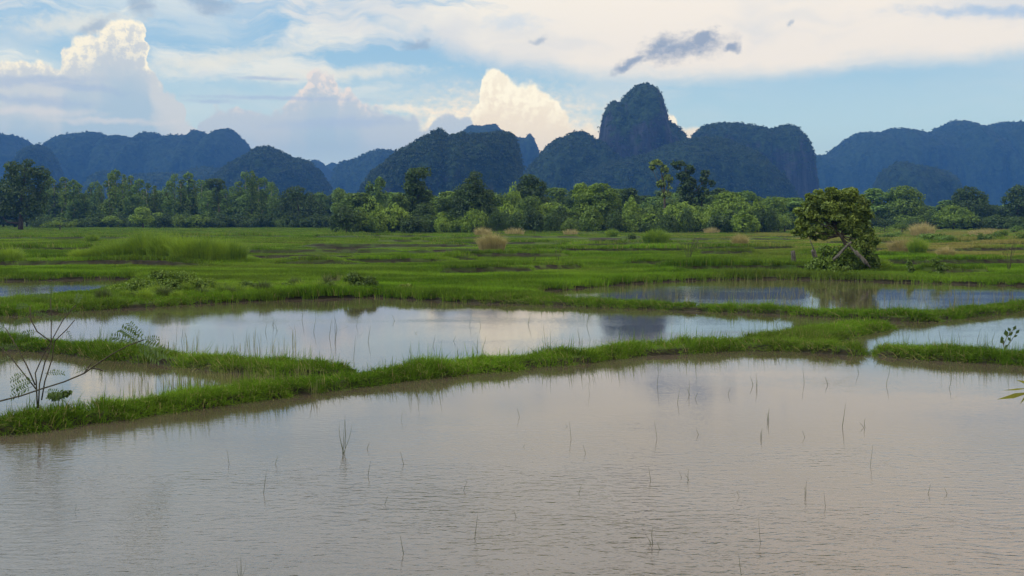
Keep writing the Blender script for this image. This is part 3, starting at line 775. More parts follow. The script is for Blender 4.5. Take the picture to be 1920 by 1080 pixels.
PROT = dict(
    broad_dark=[proto_broad(M_dark, 12, 8.5), proto_broad(M_dark, 12, 10, k=11), proto_broad(M_dark, 12, 7, k=8)],
    broad_mid=[proto_broad(M_mid, 11, 8.5), proto_broad(M_mid, 11, 10, k=11), proto_broad(M_mid, 11, 7.5)],
    pale=[proto_broad(M_pale, 11, 8, n=3000), proto_broad(M_pale, 11, 6.5, n=2600, k=8)],
    slender=[proto_slender(M_pale), proto_slender(M_mid), proto_slender(M_pale, W=4.2, n=1900), proto_slender(M_mid, W=2.6, n=1200)],
    bush_light=[proto_bush(M_light), proto_bush(M_light, 5, 5), proto_bush(M_light, 4, 7, k=9)],
    bush_mid=[proto_bush(M_mid), proto_bush(M_mid, 5, 5.5), proto_bush(M_mid, 4, 7.5, k=9)],
    bush_dark=[proto_bush(M_dark), proto_bush(M_dark, 4, 7.5, k=9)],
)
used = set()
HH = {}
for kk, lst in PROT.items():
    for r_ in lst:
        vz = [v.co for ch in r_.children if ch.name.startswith('crown') for v in ch.data.vertices]
        HH[r_.name] = (max(c.z for c in vz), 2 * sorted(abs(c.x) for c in vz)[int(len(vz) * .985)])
def place(kind, px, base_y, top_y, width_px, label, group=None, vi=None, dist=None, name=None, cat=None):
    """stands a tree on the ground so that it spans base_y..top_y and about width_px of the photo"""
    lst = PROT[kind]; pr = lst[vi if vi is not None else random.randrange(len(lst))]
    D = dist or CAM_H * F / (base_y - 410)
    b = atd(px, 410, D); h = (atd(px, top_y, D)[2]) - 0.05
    h0, w0 = HH[pr.name]
    wv = width_px / F * D
    sx = wv / w0; sz = h / h0
    rz = random.uniform(0, 6.28)
    key = pr.name
    nm = name or ('bush' if 'bush' in kind else 'tree')
    if key in used: o = dup(pr, (b[0], D, 0.02), rz, (sx, sx, sz))
    else:
        used.add(key); o = pr; o.location = (b[0], D, 0.02); o.rotation_euler = (0, 0, rz); o.scale = (sx, sx, sz)
    o.name = nm
    tag(o, label, cat or ('bush' if 'bush' in kind else 'tree'), group)
    return o

# --- individually recognisable trees
def special(px, base_y, lobes_px, nleaf, leaf, mat, trunk_px, label, dist=None, bark=M_bark, gap=0.42, gfreq=None, limbs=True, thick=0.8, name='tree', cat='tree', shell=0.45, kmin=1):
    """lobes and trunk traced in photo pixels around the tree, given real size and depth at its own distance"""
    D = dist or CAM_H * F / (base_y - 410); u = D / F; b = atd(px, 410, D)
    lb = [((a - px) * u, R(-.3, .3) * ra * u, atd(a, c, D)[2], ra * u, ra * u * thick, rb * u) for a, c, ra, rb in lobes_px]
    tr = [((a - px) * u, 0, max(-0.2, atd(a, c, D)[2]) if i else -0.2, r * u) for i, (a, c, r) in enumerate(trunk_px)]
    o = lobes_tree(name, lb, nleaf, leaf, mat, tr, limbs, bark, gap, gfreq or 0.9, shell=shell, kmin=kmin)
    o.location = (b[0], D, 0.02)
    return tag(o, label, cat)

special(42, 432, [(48, 330, 34, 24), (20, 350, 26, 28), (78, 325, 20, 16), (30, 315, 18, 13), (58, 305, 12, 8), (84, 345, 14, 16), (45, 365, 42, 26), (20, 390, 32, 18), (60, 392, 30, 18), (5, 370, 24, 24), (-8, 392, 20, 16), (74, 370, 18, 18)],
        8500, 0.34, M_dark, [(38, 432, 5), (39, 410, 4.2), (42, 380, 3.2), (46, 345, 2.2), (52, 312, 1)], 'tallest dark tree at the left edge, its bare trunk showing on the grass', gap=0.40)
special(785, 437, [(785, 328, 24, 15), (768, 340, 12, 14), (800, 322, 10, 11), (778, 352, 24, 14), (792, 365, 20, 16), (765, 375, 26, 16), (785, 392, 28, 18), (745, 385, 20, 14)],
        5000, 0.30, M_dark, [(785, 437, 3), (784, 400, 2.4), (783, 360, 1.7), (786, 320, 0.8)], 'dark clumpy tree with a flat broken top rising before the nearest hill', gap=0.45, dist=235)
special(888, 437, [(892, 330, 13, 10), (888, 345, 22, 14), (882, 362, 36, 18), (900, 368, 30, 18), (865, 378, 26, 16), (888, 388, 40, 20), (910, 392, 24, 20), (870, 402, 30, 18), (900, 412, 26, 18)],
        7500, 0.27, M_dark, [(890, 438, 3.2), (889, 410, 2.6), (888, 370, 1.8), (890, 335, 0.8)], 'dense rounded dark tree standing over the middle of the thicket', gap=0.38, dist=222)
special(995, 437, [(992, 340, 20, 14), (1010, 350, 17, 13), (980, 352, 14, 11), (995, 362, 30, 14), (1000, 380, 34, 18)], 4200, 0.3, M_dark, [(995, 437, 3), (995, 390, 2), (996, 340, 1)], 'round-headed dark tree right of the dense rounded tree', dist=250)
special(1242, 437, [(1230, 308, 13, 9), (1244, 318, 9, 9), (1222, 316, 7, 5), (1252, 336, 12, 9), (1240, 346, 10, 8), (1248, 365, 9, 7), (1256, 352, 7, 6)],
        1300, 0.34, M_olive, [(1246, 437, 2.6), (1246, 390, 2.1), (1245, 350, 1.5), (1238, 320, 0.9), (1230, 308, .5)], 'open branchy tree with separate dark tufts rising left above the thicket', gap=0.5, dist=240)
special(1290, 437, [(1272, 310, 15, 9), (1292, 318, 12, 10), (1280, 330, 14, 10), (1322, 326, 9, 8), (1318, 340, 10, 9), (1334, 344, 7, 7), (1292, 348, 18, 16), (1298, 372, 26, 20), (1280, 360, 14, 12), (1318, 362, 12, 12)],
        3600, 0.34, M_dark, [(1294, 437, 2.8), (1292, 390, 2.2), (1290, 350, 1.5), (1284, 315, 0.8)], 'thin-crowned tall tree with lacy top beside the open branchy tree', gap=0.48, dist=245)
special(1105, 437, [(1088, 352, 14, 9), (1112, 356, 17, 10), (1098, 368, 28, 13), (1122, 376, 20, 13), (1105, 395, 34, 20)], 4600, 0.27, M_light, [(1105, 437, 2.4), (1104, 390, 1.6), (1100, 355, .8)], 'yellow-green tree with a bright top left of centre in the thicket', dist=230)
special(1690, 428, [(1690, 362, 28, 14), (1675, 372, 16, 18), (1712, 372, 24, 16), (1690, 390, 38, 22), (1720, 400, 24, 20), (1668, 400, 20, 20)], 5200, 0.36, M_mid, [(1690, 428, 3), (1690, 395, 2), (1690, 360, 1)], 'broad green tree right behind the leaning lone tree', dist=300)
special(1815, 427, [(1812, 362, 24, 12), (1830, 372, 22, 14), (1795, 372, 14, 12), (1815, 390, 36, 18), (1840, 400, 20, 18)], 4200, 0.36, M_dark, [(1815, 427, 3), (1815, 395, 2), (1815, 360, 1)], 'dark tree with a ragged top near the right range', dist=320)
special(1905, 427, [(1910, 360, 20, 13), (1895, 375, 20, 14), (1915, 385, 28, 18), (1940, 370, 28, 20), (1900, 402, 28, 18)], 4600, 0.36, M_dark, [(1908, 427, 3), (1908, 395, 2), (1908, 355, 1)], 'dark tree cut by the right edge of the view', dist=320)
special(1788, 430, [(1785, 398, 26, 14), (1800, 404, 24, 12), (1768, 408, 20, 12), (1788, 414, 40, 14)], 3400, 0.3, M_mid, [(1788, 431, 2), (1788, 415, 1.4), (1788, 400, .8)], 'low rounded green tree under the ragged dark tree', dist=270)
special(268, 427, [(268, 398, 15, 11), (262, 410, 19, 10), (276, 412, 14, 9)], 1700, 0.3, M_light, [(268, 428, 1.6), (268, 412, 1.2), (268, 398, .6)], 'small bright round tree standing before the left grove', dist=310)
special(562, 428, [(555, 358, 20, 9), (545, 368, 26, 12), (580, 372, 18, 12), (560, 385, 42, 18), (590, 395, 26, 18), (530, 395, 26, 18), (560, 408, 50, 16)], 6000, 0.34, M_dark, [(560, 428, 3), (560, 400, 2.2), (558, 365, 1)], 'wide dark tree with a domed top below the notch in the hills', dist=330)
special(637, 430, [(636, 362, 12, 10), (642, 372, 10, 8), (630, 378, 9, 9), (640, 392, 16, 14)], 1300, 0.3, M_mid, [(638, 430, 1.4), (638, 400, 1), (637, 365, .5)], 'thin young tree standing right of the wide domed tree', dist=330, gap=.46)
special(710, 436, [(712, 345, 11, 14), (705, 360, 12, 12), (692, 352, 8, 12), (715, 372, 15, 14), (700, 385, 20, 16)], 2300, 0.3, M_pale, [(706, 436, 1.8), (706, 395, 1.2), (708, 345, .6)], 'upright pale tree at the foot of the nearest hill', dist=260, gap=.45)
special(408, 428, [(405, 342, 20, 8), (392, 350, 12, 8), (418, 352, 10, 8), (410, 368, 12, 14)], 1500, 0.34, M_dark, [(410, 428, 2.0), (411, 390, 1.5), (407, 345, .8)], 'flat-topped dark tree rising within the left grove', dist=360)

# --- grove of slender trees at the left
used_x = []
x = 92
while x < 520:
    top = 338 + 12 * math.sin(x * .05) + random.uniform(-10, 12)
    near_d = random.uniform(345, 400)
    place('slender', x, 0, top, random.uniform(20, 34), 'slender pale-stemmed tree of the grove right of the tallest dark tree', 'slender trees of the left grove', dist=near_d)
    x += random.uniform(9, 15)
for x in np.arange(85, 660, 17):
    k = random.choice(['broad_dark', 'pale', 'broad_mid', 'broad_dark'])
    place(k, x + R(-6, 6), 0, R(358, 380) , R(38, 58), 'leafy tree filling in behind the slender left grove', 'trees behind the slender grove', dist=R(405, 450))
for x in np.arange(70, 650, 15):
    k = random.choice(['bush_dark', 'bush_dark', 'bush_dark', 'bush_mid'])
    place(k, x + R(-5, 5), 0, R(396, 412), R(30, 52), 'rounded bush along the foot of the left trees', 'bushes at the foot of the left trees', dist=R(318, 345))
for x in [160, 250, 300, 455, 505, 600, 640]:
    place('pale', x, 0, R(350, 372), R(30, 42), 'grey-green tree among the slender left grove', 'grey-green trees in the left grove', dist=R(350, 395))
# --- thicket in the middle
for x in np.arange(655, 1660, 21):
    place(random.choice(['broad_mid', 'pale', 'broad_mid', 'broad_dark']), x + R(-8, 8), 0, R(350, 374), R(46, 72), 'tree in the rear row of the middle thicket', 'rear trees of the middle thicket', dist=R(262, 320))
for x in np.arange(655, 1470, 24):
    t = 368 + 13 * math.sin(x * .031) + 7 * math.sin(x * .11)
    place(random.choice(['broad_mid', 'bush_light', 'bush_mid', 'broad_mid', 'broad_dark']), x + R(-9, 9), 0, t + R(-14, 20), R(34, 72), 'leafy tree in the front of the middle thicket', 'front trees of the middle thicket', dist=R(222, 240))
for x in np.arange(650, 1460, 20):
    place(random.choice(['bush_light', 'bush_mid', 'bush_dark', 'bush_dark', 'bush_dark']), x + R(-7, 7), 0, R(380, 418), R(26, 66), 'rounded bush at the foot of the middle thicket', 'bushes at the foot of the middle thicket', dist=R(200, 216))
for x, t, wd in [(1345, 380, 50), (1385, 364, 70), (1420, 372, 46), (950, 375, 60), (1040, 392, 60), (740, 378, 70), (1215, 398, 60), (830, 395, 60), (1262, 385, 50)]:
    place('bush_light', x, 0, t, wd, 'large bright yellow-green bush swelling out of the middle thicket', 'bright bushes of the middle thicket', dist=R(212, 222))
# --- right side
for x in np.arange(1440, 2080, 19):
    place(random.choice(['broad_dark', 'broad_dark', 'broad_mid', 'pale']), x + R(-7, 7), 0, R(368, 388), R(44, 66), 'tree in the wood along the right background', 'trees along the right background', dist=R(350, 400))
for x in np.arange(1440, 2060, 17):
    place(random.choice(['bush_dark', 'bush_mid', 'bush_dark']), x + R(-6, 6), 0, R(398, 414), R(36, 60), 'rounded bush along the right field edge', 'bushes along the right field edge', dist=R(270, 310))
for x in np.arange(-280, 60, 22):
    place(random.choice(['broad_dark', 'broad_mid']), x, 0, R(365, 385), R(44, 60), 'tree behind the tallest dark tree at the left edge', 'trees at the left edge', dist=R(340, 400))

# remove unused prototypes
for lst in PROT.values():
    for r_ in lst:
        if 'label' not in r_:
            for ch in list(r_.children): bpy.data.objects.remove(ch)
            bpy.data.objects.remove(r_)

# --- leaning lone tree in the mid ground, right
lone = [(1545, 372, 20, 12), (1566, 366, 18, 11), (1588, 366, 20, 12), (1604, 378, 18, 14), (1526, 384, 20, 13), (1553, 390, 24, 14), (1582, 388, 24, 15), (1612, 400, 18, 15), (1512, 402, 16, 13), (1536, 408, 22, 13), (1566, 412, 22, 13), (1596, 412, 22, 14),
        (1506, 424, 14, 12), (1526, 432, 20, 11), (1550, 434, 18, 9), (1616, 424, 16, 12), (1600, 436, 18, 10), (1514, 440, 14, 9), (1540, 446, 14, 7), (1500, 434, 10, 9), (1612, 452, 18, 14), (1632, 440, 12, 12), (1575, 424, 20, 12), (1590, 424, 18, 11), (1620, 446, 16, 10), (1608, 460, 18, 12), (1628, 408, 10, 10), (1556, 357, 11, 6), (1534, 361, 9, 6), (1498, 418, 10, 8), (1492, 436, 8, 7), (1516, 370, 9, 7), (1596, 357, 10, 5), (1622, 384, 10, 9), (1496, 396, 8, 7), (1630, 468, 12, 8)]
special(1582, 515, lone, 26000, 0.098, M_olive, [(1592, 515, 3.6), (1591, 488, 3.4), (1589, 468, 3.3), (1583, 452, 3.0), (1572, 436, 2.6), (1563, 418, 2.0), (1558, 392, 1.1)],
        'lone olive-green tree with a crooked trunk on the far bank of the right pond', dist=56, gap=0.42, gfreq=2.2, shell=0.85, kmin=4)
def shrub(px, base_y, lobes, n, leaf, mat, label, dist=None, gap=.42, gf=4.0, name='shrub', stem=3, group=None):
    o = special(px, base_y, lobes, n, leaf, mat, [(px, base_y, stem * .5), (px, base_y - 6, stem * .4), (px, min(l[1] for l in lobes), stem * .15)], label, dist=dist, gap=gap, gfreq=gf, name=name, cat='shrub', shell=0.9)
    if group: o['group'] = group
    return o
shrub(1545, 518, [(1548, 470, 14, 10), (1578, 472, 18, 12), (1604, 478, 18, 14), (1545, 496, 30, 16), (1570, 488, 26, 18), (1526, 503, 18, 12), (1590, 494, 22, 18), (1560, 505, 42, 12), (1552, 482, 14, 10)], 6500, 0.075, M_mid, 'dense green shrub at the foot of the lone olive tree, left of its trunk', dist=54)
shrub(1625, 516, [(1622, 472, 20, 22), (1634, 494, 22, 20), (1612, 496, 18, 18), (1640, 456, 12, 12)], 4500, 0.075, M_mid, 'dark green shrub beside the lone olive tree, right of its trunk', dist=57)
shrub(1765, 520, [(1757, 492, 10, 9), (1768, 503, 12, 10), (1762, 515, 12, 7), (1780, 505, 7, 5), (1748, 512, 5, 4)], 900, 0.07, M_mid, 'small leafy sapling on the far bank, nearest the right pond corner', dist=53, gap=.46)
shrub(1708, 522, [(1708, 495, 6, 9), (1712, 508, 8, 10), (1704, 516, 8, 7)], 600, 0.06, M_mid, 'narrow dark sapling between the lone tree and the leafy sapling', dist=53, gap=.46)
# bushes on the left causeway
shrub(340, 560, [(300, 520, 26, 14), (340, 524, 30, 16), (378, 534, 30, 14), (262, 535, 28, 14), (320, 540, 50, 18), (222, 545, 24, 12), (410, 542, 24, 12), (290, 516, 12, 8)], 9000, 0.05, M_light, 'broad low bush with yellowish tips on the left bund between two ponds', dist=40.5)
shrub(672, 548, [(662, 522, 18, 12), (688, 530, 20, 12), (672, 538, 28, 12), (700, 538, 12, 8)], 3600, 0.05, M_mid, 'small rounded bush at the bund edge above the middle pond', dist=42)
for px, by, wd, hh, m_, lb_ in [(470, 562, 60, 34, M_mid, 'leafy green shrub on the bund just right of the broad low bush'), (545, 560, 50, 30, M_mid, 'rough green shrub halfway along the bund above the middle pond'),
                            (610, 558, 40, 28, M_mid, 'rounded weed bush left of the small rounded bush above the middle pond'), (60, 585, 70, 26, M_mid, 'low weed bush on the bund at the far left between two ponds'), (150, 578, 60, 22, M_mid, 'second low weed bush on the left bund in front of the left pond'),
                            (760, 552, 30, 18, M_olive, 'small olive weed bush right of the small rounded bush')]:
    shrub(px, by, [(px + R(-.3, .3) * wd, by - hh * R(.35, .8), wd * R(.2, .32), hh * R(.25, .36)) for _ in range(6)], 2400, 0.05, m_, lb_, dist=41)
shrub(165, 448, [(170, 440, 14, 6), (160, 446, 16, 5)], 700, 0.10, M_mid, 'tiny round bush alone in the left field', dist=158)
shrub(1180, 455, [(1185, 446, 10, 8), (1183, 452, 11, 6)], 800, 0.10, M_dark, 'small dark bush left of the round green tussock', dist=132)
shrub(112, 425, [(105, 420, 20, 8), (130, 422, 16, 7), (88, 424, 14, 5)], 1300, 0.16, M_mid, 'low scrub beside the trunk of the tallest dark tree', dist=262)
for px, by in [(1460, 433), (1472, 428)]:
    shrub(px, by, [(px, by - 14, 10, 12), (px + 3, by - 8, 12, 8)], 900, 0.13, M_light, 'bright little bush left of the lone olive tree' if px == 1460 else 'second bright little bush, close to the lone olive tree', dist=225)

# rough scrub behind and right of the lone tree
_r = random.Random(21)
for i in range(16):
    px = 1640 + i * 19 + _r.uniform(-8, 8); by = _r.uniform(436, 462); wd = _r.uniform(30, 60); hh = _r.uniform(12, 24)
    shrub(px, by, [(px + _r.uniform(-.3, .3) * wd, by - hh * _r.uniform(.3, .75), wd * _r.uniform(.2, .32), hh * _r.uniform(.25, .38)) for _ in range(5)], 900, 0.11, [M_mid, M_light, M_pale][i % 3], 'low scrubby bush in the rough field right of the lone olive tree', group='scrub of the right field')
# bare twiggy bushes
def twigs(name, px, by, h_px, spread, n, label, mat=M_stem, r=0.012, dist=None):
    D = dist or CAM_H * F / (by - 410); u = D / F; g = G()
    for i in range(n):
        a = R(-1, 1); tip = np.array([a * spread * u, R(-.4, .4) * spread * u, h_px * u * R(.6, 1.0)])
        mid = tip * np.array([.35, .4, .55]); g.tube([(0, 0, -.1), mid, tip], [r, r * .7, r * .3], 4)
        for _ in range(5):
            t = R(.4, .95); s0 = mid * (1 - t) + tip * t; e = s0 + np.array([R(-.3, .3) * spread * u, R(-.2, .2) * spread * u, R(.05, .3) * h_px * u]); g.tube([s0, e], [r * .4, r * .15], 3)
    o = link(name, g.mesh(name, mat)); o.location = (atd(px, 410, D)[0], D, .05); return tag(o, label, 'shrub')
twigs('bare_shrub', 1292, 492, 50, 26, 8, 'leafless twiggy bush in the green field left of the lone tree', r=.018)
twigs('bare_shrub', 1895, 515, 70, 24, 5, 'leafless twiggy bush near the right edge of the field', r=.018)
twigs('bare_shrub', 1045, 500, 40, 10, 3, 'thin bare sapling in the middle of the green field', r=.014)
twigs('bare_shrub', 996, 503, 22, 10, 4, 'tiny bare bush in the green field, left of the bare sapling', r=.014)

# ------------------------------------------------------------------ grass tussocks
def tussock(px, by, w_px, h_px, n, mat, label, bw=0.02, dist=None, lean=0.5, depth=0.6, cat='grass tuft', group=None):
    h_px = h_px + 5
    D = dist or CAM_H * F / (by - 410); u = D / F
    rx = w_px * u / 2; H = h_px * u
    n = int(n); r = np.sqrt(rng.random(n)); a = rng.random(n) * 2 * np.pi
    bx = r * np.cos(a) * rx * .7; byy = r * np.sin(a) * rx * depth * .7
    L = H * 1.15 * (0.7 + 0.4 * rng.random(n)) * (1 - 0.30 * r ** 2.0)
    lx = np.cos(a) * r * lean + rng.normal(size=n) * .16; ly = np.sin(a) * r * lean + rng.normal(size=n) * .16
    base = np.stack([bx, byy, np.full(n, 0.0)], 1)
    mid = base + np.stack([lx * L * .25, ly * L * .25, L * .6], 1); tip = base + np.stack([lx * L * .9, ly * L * .9, L * (1 - .25 * np.hypot(lx, ly))], 1)
    wa = rng.random(n) * np.pi; s = np.stack([np.cos(wa), np.sin(wa) * .4, np.zeros(n)], 1) * bw / 2
    V = np.stack([base - s, base + s, mid + s * .8, mid - s * .8, tip], 1).reshape(-1, 3)
    i5 = np.arange(n)[:, None] * 5
    g = G(); g.add(V, i5 + np.array([0, 1, 2, 3]), i5 + np.array([3, 2, 4]), np.repeat(rng.random(n), 5))
    o = link('grass_tussock', g.mesh('grass_tussock', mat)); o.location = (atd(px, 410, D)[0], D, .06)
    tag(o, label, cat, group); return o
tussock(922, 476, 62, 34, 1500, M_tan, 'large straw-coloured tussock standing in the middle field', .03)
tussock(905, 447, 40, 16, 500, M_tan, 'straw-coloured tussock at the edge of the thicket, behind the large one', .05)
tussock(965, 443, 50, 11, 400, M_tan, 'low straw-coloured patch right behind the large tussock', .06)
tussock(1230, 463, 62, 28, 1500, M_tall, 'round green tussock in the field below the open branchy tree', .04)
tussock(1147, 446, 30, 12, 500, M_tall, 'small green tussock right of a bright sliver of water', .05)
tussock(1388, 468, 34, 24, 700, M_tan, 'short brownish straw tussock in the field left of the lone tree', .035)
tussock(1335, 440, 40, 9, 300, M_tan, 'faint dry grass patch at the right foot of the thicket', .06)
tussock(1070, 442, 36, 8, 260, M_tan, 'dry grass patch at the foot of the yellow-green tree', .06)
tussock(1700, 478, 90, 26, 1500, M_tan, 'wide patch of rusty dry grass right of the lone tree', .03)
tussock(1722, 482, 40, 30, 900, M_tall, 'green tuft standing inside the rusty dry grass', .03)
tussock(1650, 512, 50, 22, 900, M_tall, 'green grass tuft at the right foot of the lone tree', .025)
tussock(1775, 490, 40, 22, 700, M_tan, 'brown dry tuft right of the rusty grass patch', .03)
tussock(1730, 444, 60, 22, 700, M_tan, 'pale straw tuft in front of the broad green tree', .05)
tussock(1850, 446, 90, 12, 700, M_tan, 'long low strip of dry grass in the right field', .05)
tussock(172, 458, 30, 16, 500, M_tall, 'small green tussock alone in the left field', .04)
tussock(15, 502, 60, 34, 1300, M_tall, 'green tussock cut by the left edge of the view', .02)
for i, (px, by, w_, h_) in enumerate([(225, 497, 90, 42), (268, 497, 70, 56), (305, 498, 80, 54), (345, 500, 70, 52), (385, 500, 80, 50), (430, 500, 80, 44), (188, 495, 60, 30), (150, 495, 60, 22)]):
    tussock(px, by, w_, h_, 1700, M_tall, 'tall yellow-green grass clump of the big mound in the left field', .030, group='clumps of the big grass mound', lean=.35)

_r = random.Random(9)
for i in range(26):
    px = 190 + i * 20 + _r.uniform(-8, 8); by = np.interp(px, [0, 150, 350, 550, 700], [590, 582, 570, 561, 556]) - _r.uniform(2, 12)
    tussock(px, by, _r.uniform(26, 44), _r.uniform(14, 27), 380, M_tall if i % 3 else M_reed, 'rank weedy grass tuft on the bund along the far side of the middle pond', .018, group='weedy grass tufts on the long bund')
# ------------------------------------------------------------------ grass cover (uncountable)
def blade_tuft(n, rad, L, bw, lean=0.5, seed=0):
    r = np.random.default_rng(seed)
    a = r.random(n) * 2 * np.pi; q = np.sqrt(r.random(n)) * rad
    base = np.stack([np.cos(a) * q, np.sin(a) * q, np.full(n, -0.01)], 1)
    Ln = L * r.uniform(.5, 1.15, n); la = a + r.normal(size=n) * .9; ln = np.abs(r.normal(size=n)) * lean
    dr = np.stack([np.cos(la), np.sin(la)], 1) * ln[:, None]
    mid = base + np.concatenate([dr * (Ln * .3)[:, None], (Ln * .6)[:, None]], 1)
    tip = base + np.concatenate([dr * (Ln * .95)[:, None], (Ln * (1 - .3 * np.minimum(ln, 1.4)))[:, None]], 1)
    wa = r.random(n) * np.pi; s = np.stack([np.cos(wa), np.sin(wa) * .5, np.zeros(n)], 1) * bw / 2
    V = np.stack([base - s, base + s, mid + s * .75, mid - s * .75, tip], 1).reshape(-1, 3)
    i5 = np.arange(n)[:, None] * 5
    return V, i5 + np.array([0, 1, 2, 3]), i5 + np.array([3, 2, 4]), np.repeat(r.random(n), 5)
def scatter_gn(name, pts, scale, rot, variants, label, mat):
    """pts (n,3), scale (n,3); one object whose geometry nodes place the tufts"""
    col = bpy.data.collections.new(name + '_tufts')
    for i, (V, q, t, tone) in enumerate(variants):
        g = G(); g.add(V, q, t, tone); me = g.mesh(name + '_tuft', mat)
        col.objects.link(bpy.data.objects.new('%s_tuft_%d' % (name, i), me))
    me = bpy.data.meshes.new(name); me.vertices.add(len(pts)); me.vertices.foreach_set('co', np.asarray(pts, np.float32).ravel())
    a = me.attributes.new('sc', 'FLOAT_VECTOR', 'POINT'); a.data.foreach_set('vector', np.asarray(scale, np.float32).ravel())
    a = me.attributes.new('ro', 'FLOAT_VECTOR', 'POINT'); a.data.foreach_set('vector', np.asarray(rot, np.float32).ravel())
    a = me.attributes.new('vi', 'INT', 'POINT'); a.data.foreach_set('value', rng.integers(0, len(variants), len(pts)).astype(np.int32))
    o = link(name, me)
    ng = bpy.data.node_groups.new(name, 'GeometryNodeTree')
    ng.interface.new_socket('Geometry', in_out='INPUT', socket_type='NodeSocketGeometry'); ng.interface.new_socket('Geometry', in_out='OUTPUT', socket_type='NodeSocketGeometry')
    gi = ng.nodes.new('NodeGroupInput'); go = ng.nodes.new('NodeGroupOutput')
    ci = ng.nodes.new('GeometryNodeCollectionInfo'); ci.inputs[0].default_value = col; ci.inputs[1].default_value = True; ci.inputs[2].default_value = True
    ip = ng.nodes.new('GeometryNodeInstanceOnPoints')
    def na(nm, ty):
        n = ng.nodes.new('GeometryNodeInputNamedAttribute'); n.data_type = ty; n.inputs[0].default_value = nm; return n.outputs[0]
    e2r = ng.nodes.new('FunctionNodeEulerToRotation'); ng.links.new(na('ro', 'FLOAT_VECTOR'), e2r.inputs[0])
    L = ng.links
    L.new(gi.outputs[0], ip.inputs['Points']); L.new(ci.outputs[0], ip.inputs['Instance']); ip.inputs['Pick Instance'].default_value = True
    L.new(na('vi', 'INT'), ip.inputs['Instance Index']); L.new(e2r.outputs[0], ip.inputs['Rotation']); L.new(na('sc', 'FLOAT_VECTOR'), ip.inputs['Scale'])
    L.new(ip.outputs[0], go.inputs[0])
    md = o.modifiers.new('scatter', 'NODES'); md.node_group = ng
    tag(o, label, kind='stuff')
    return o
def sample(n, d0, d1, px0=-260, px1=2180, power=2.0):
    """random ground points, density per area falling with distance"""
    u = rng.random(n); k = power
    if abs(k - 2) < 1e-6: y = d0 * (d1 / d0) ** u
    else: y = (d0 ** (2 - k) + u * (d1 ** (2 - k) - d0 ** (2 - k))) ** (1 / (2 - k))
    x = (px0 + rng.random(n) * (px1 - px0) - 960) / F * y
    return np.stack([x, y], 1)
def z_at(p, s):
    up, bare, short = terr(p)
    return height(p, s) + np.where(s > .3, .30 * up, 0), up, bare, short

def q3(p): return np.concatenate([p, np.zeros((len(p), 1))], 1)
# near: bunds up to ~38 m
p = sample(190000, 13.0, 38.0, power=1.0); s = land_sd(p); k = s > -0.03; p = p[k]; s = s[k]
den = fbm(q3(p) * 2.6, 3, 61); k = rng.random(len(p)) < np.clip((den - 0.30) * 5, 0.15, 1); p = p[k]; s = s[k]
z, up, bare, short = z_at(p, s); n = len(p); z = np.maximum(z, 0.0)
hgt = 0.30 + 1.0 * fbm(q3(p) * 1.1, 3, 51) ** 2 + 0.9 * np.clip(fbm(q3(p) * 3.5, 2, 55) - 0.5, 0, 1); hgt *= np.where(s < 0.12, 0.85, 1.0); hgt *= np.where((p[:, 1] < 22) & (p[:, 0] < -2) & (p[:, 0] > -7.5), 0.72, 1.0) * np.where((p[:, 1] > 24) & (p[:, 0] > 3), .8, 1)
edge = s < 0.16
eps = 0.1
gx = (land_sd(p + [eps, 0]) - s) / eps; gy = (land_sd(p + [0, eps]) - s) / eps
gl = np.hypot(gx, gy) + 1e-6; tilt = np.where(edge, 0.6, 0.15) * rng.uniform(.2, 1.3, n)
rot = np.stack([tilt * gy / gl, -tilt * gx / gl, rng.random(n) * 0], 1)
sc = np.stack([rng.uniform(.8, 1.3, n), rng.uniform(.8, 1.3, n), hgt], 1)
varA = [blade_tuft(11, .07, .34, .012, .65, 100 + i) for i in range(7)] + [blade_tuft(4, .05, .62, .009, .45, 120 + i) for i in range(1)] + [blade_tuft(9, .10, .26, .014, 1.1, 130)]
print('near tufts', n)
scatter_gn('grass', np.stack([p[:, 0], p[:, 1], z - .01], 1), sc, rot, varA, 'fresh green grass crowning the near bunds', M_grass)
# middle: 38-95 m
p = sample(110000, 38.0, 95.0, power=1.4); s = land_sd(p); k = s > 0.0; p = p[k]; s = s[k]
z, up, bare, short = z_at(p, s); k = rng.random(len(p)) > bare * .95; p, s, z, up, short = p[k], s[k], z[k], up[k], short[k]; n = len(p)
hgt = (0.36 + 1.5 * fbm(q3(p) * 0.20, 3, 52) ** 2.2 + .35 * fbm(q3(p) * 1.2, 2, 57)) * (1 + .25 * up) * (1 - .55 * short)
hgt *= np.where(p[:, 1] > 56, np.clip(s / 5, .3, 1), 1) * (1 + 0.7 * np.clip(1 - np.abs(p[:, 0] + 9) / 5, 0, 1) * (p[:, 1] < 46)) * np.where(p[:, 1] < 46, .85, 1) * np.where((p[:, 0] < -13) & (p[:, 1] < 46), .75, 1)
sc = np.stack([rng.uniform(.8, 1.3, n), rng.uniform(.8, 1.3, n), hgt], 1); rot = np.stack([np.zeros(n), np.zeros(n), rng.random(n) * 6.28], 1)
varB = [blade_tuft(26, .20, .32, .022, .45, 200 + i) for i in range(7)]
print('mid tufts', n)
scatter_gn('meadow_grass', np.stack([p[:, 0], p[:, 1], z - .01], 1), sc, rot, varB, 'green grass covering the middle paddies behind the ponds', M_grass)
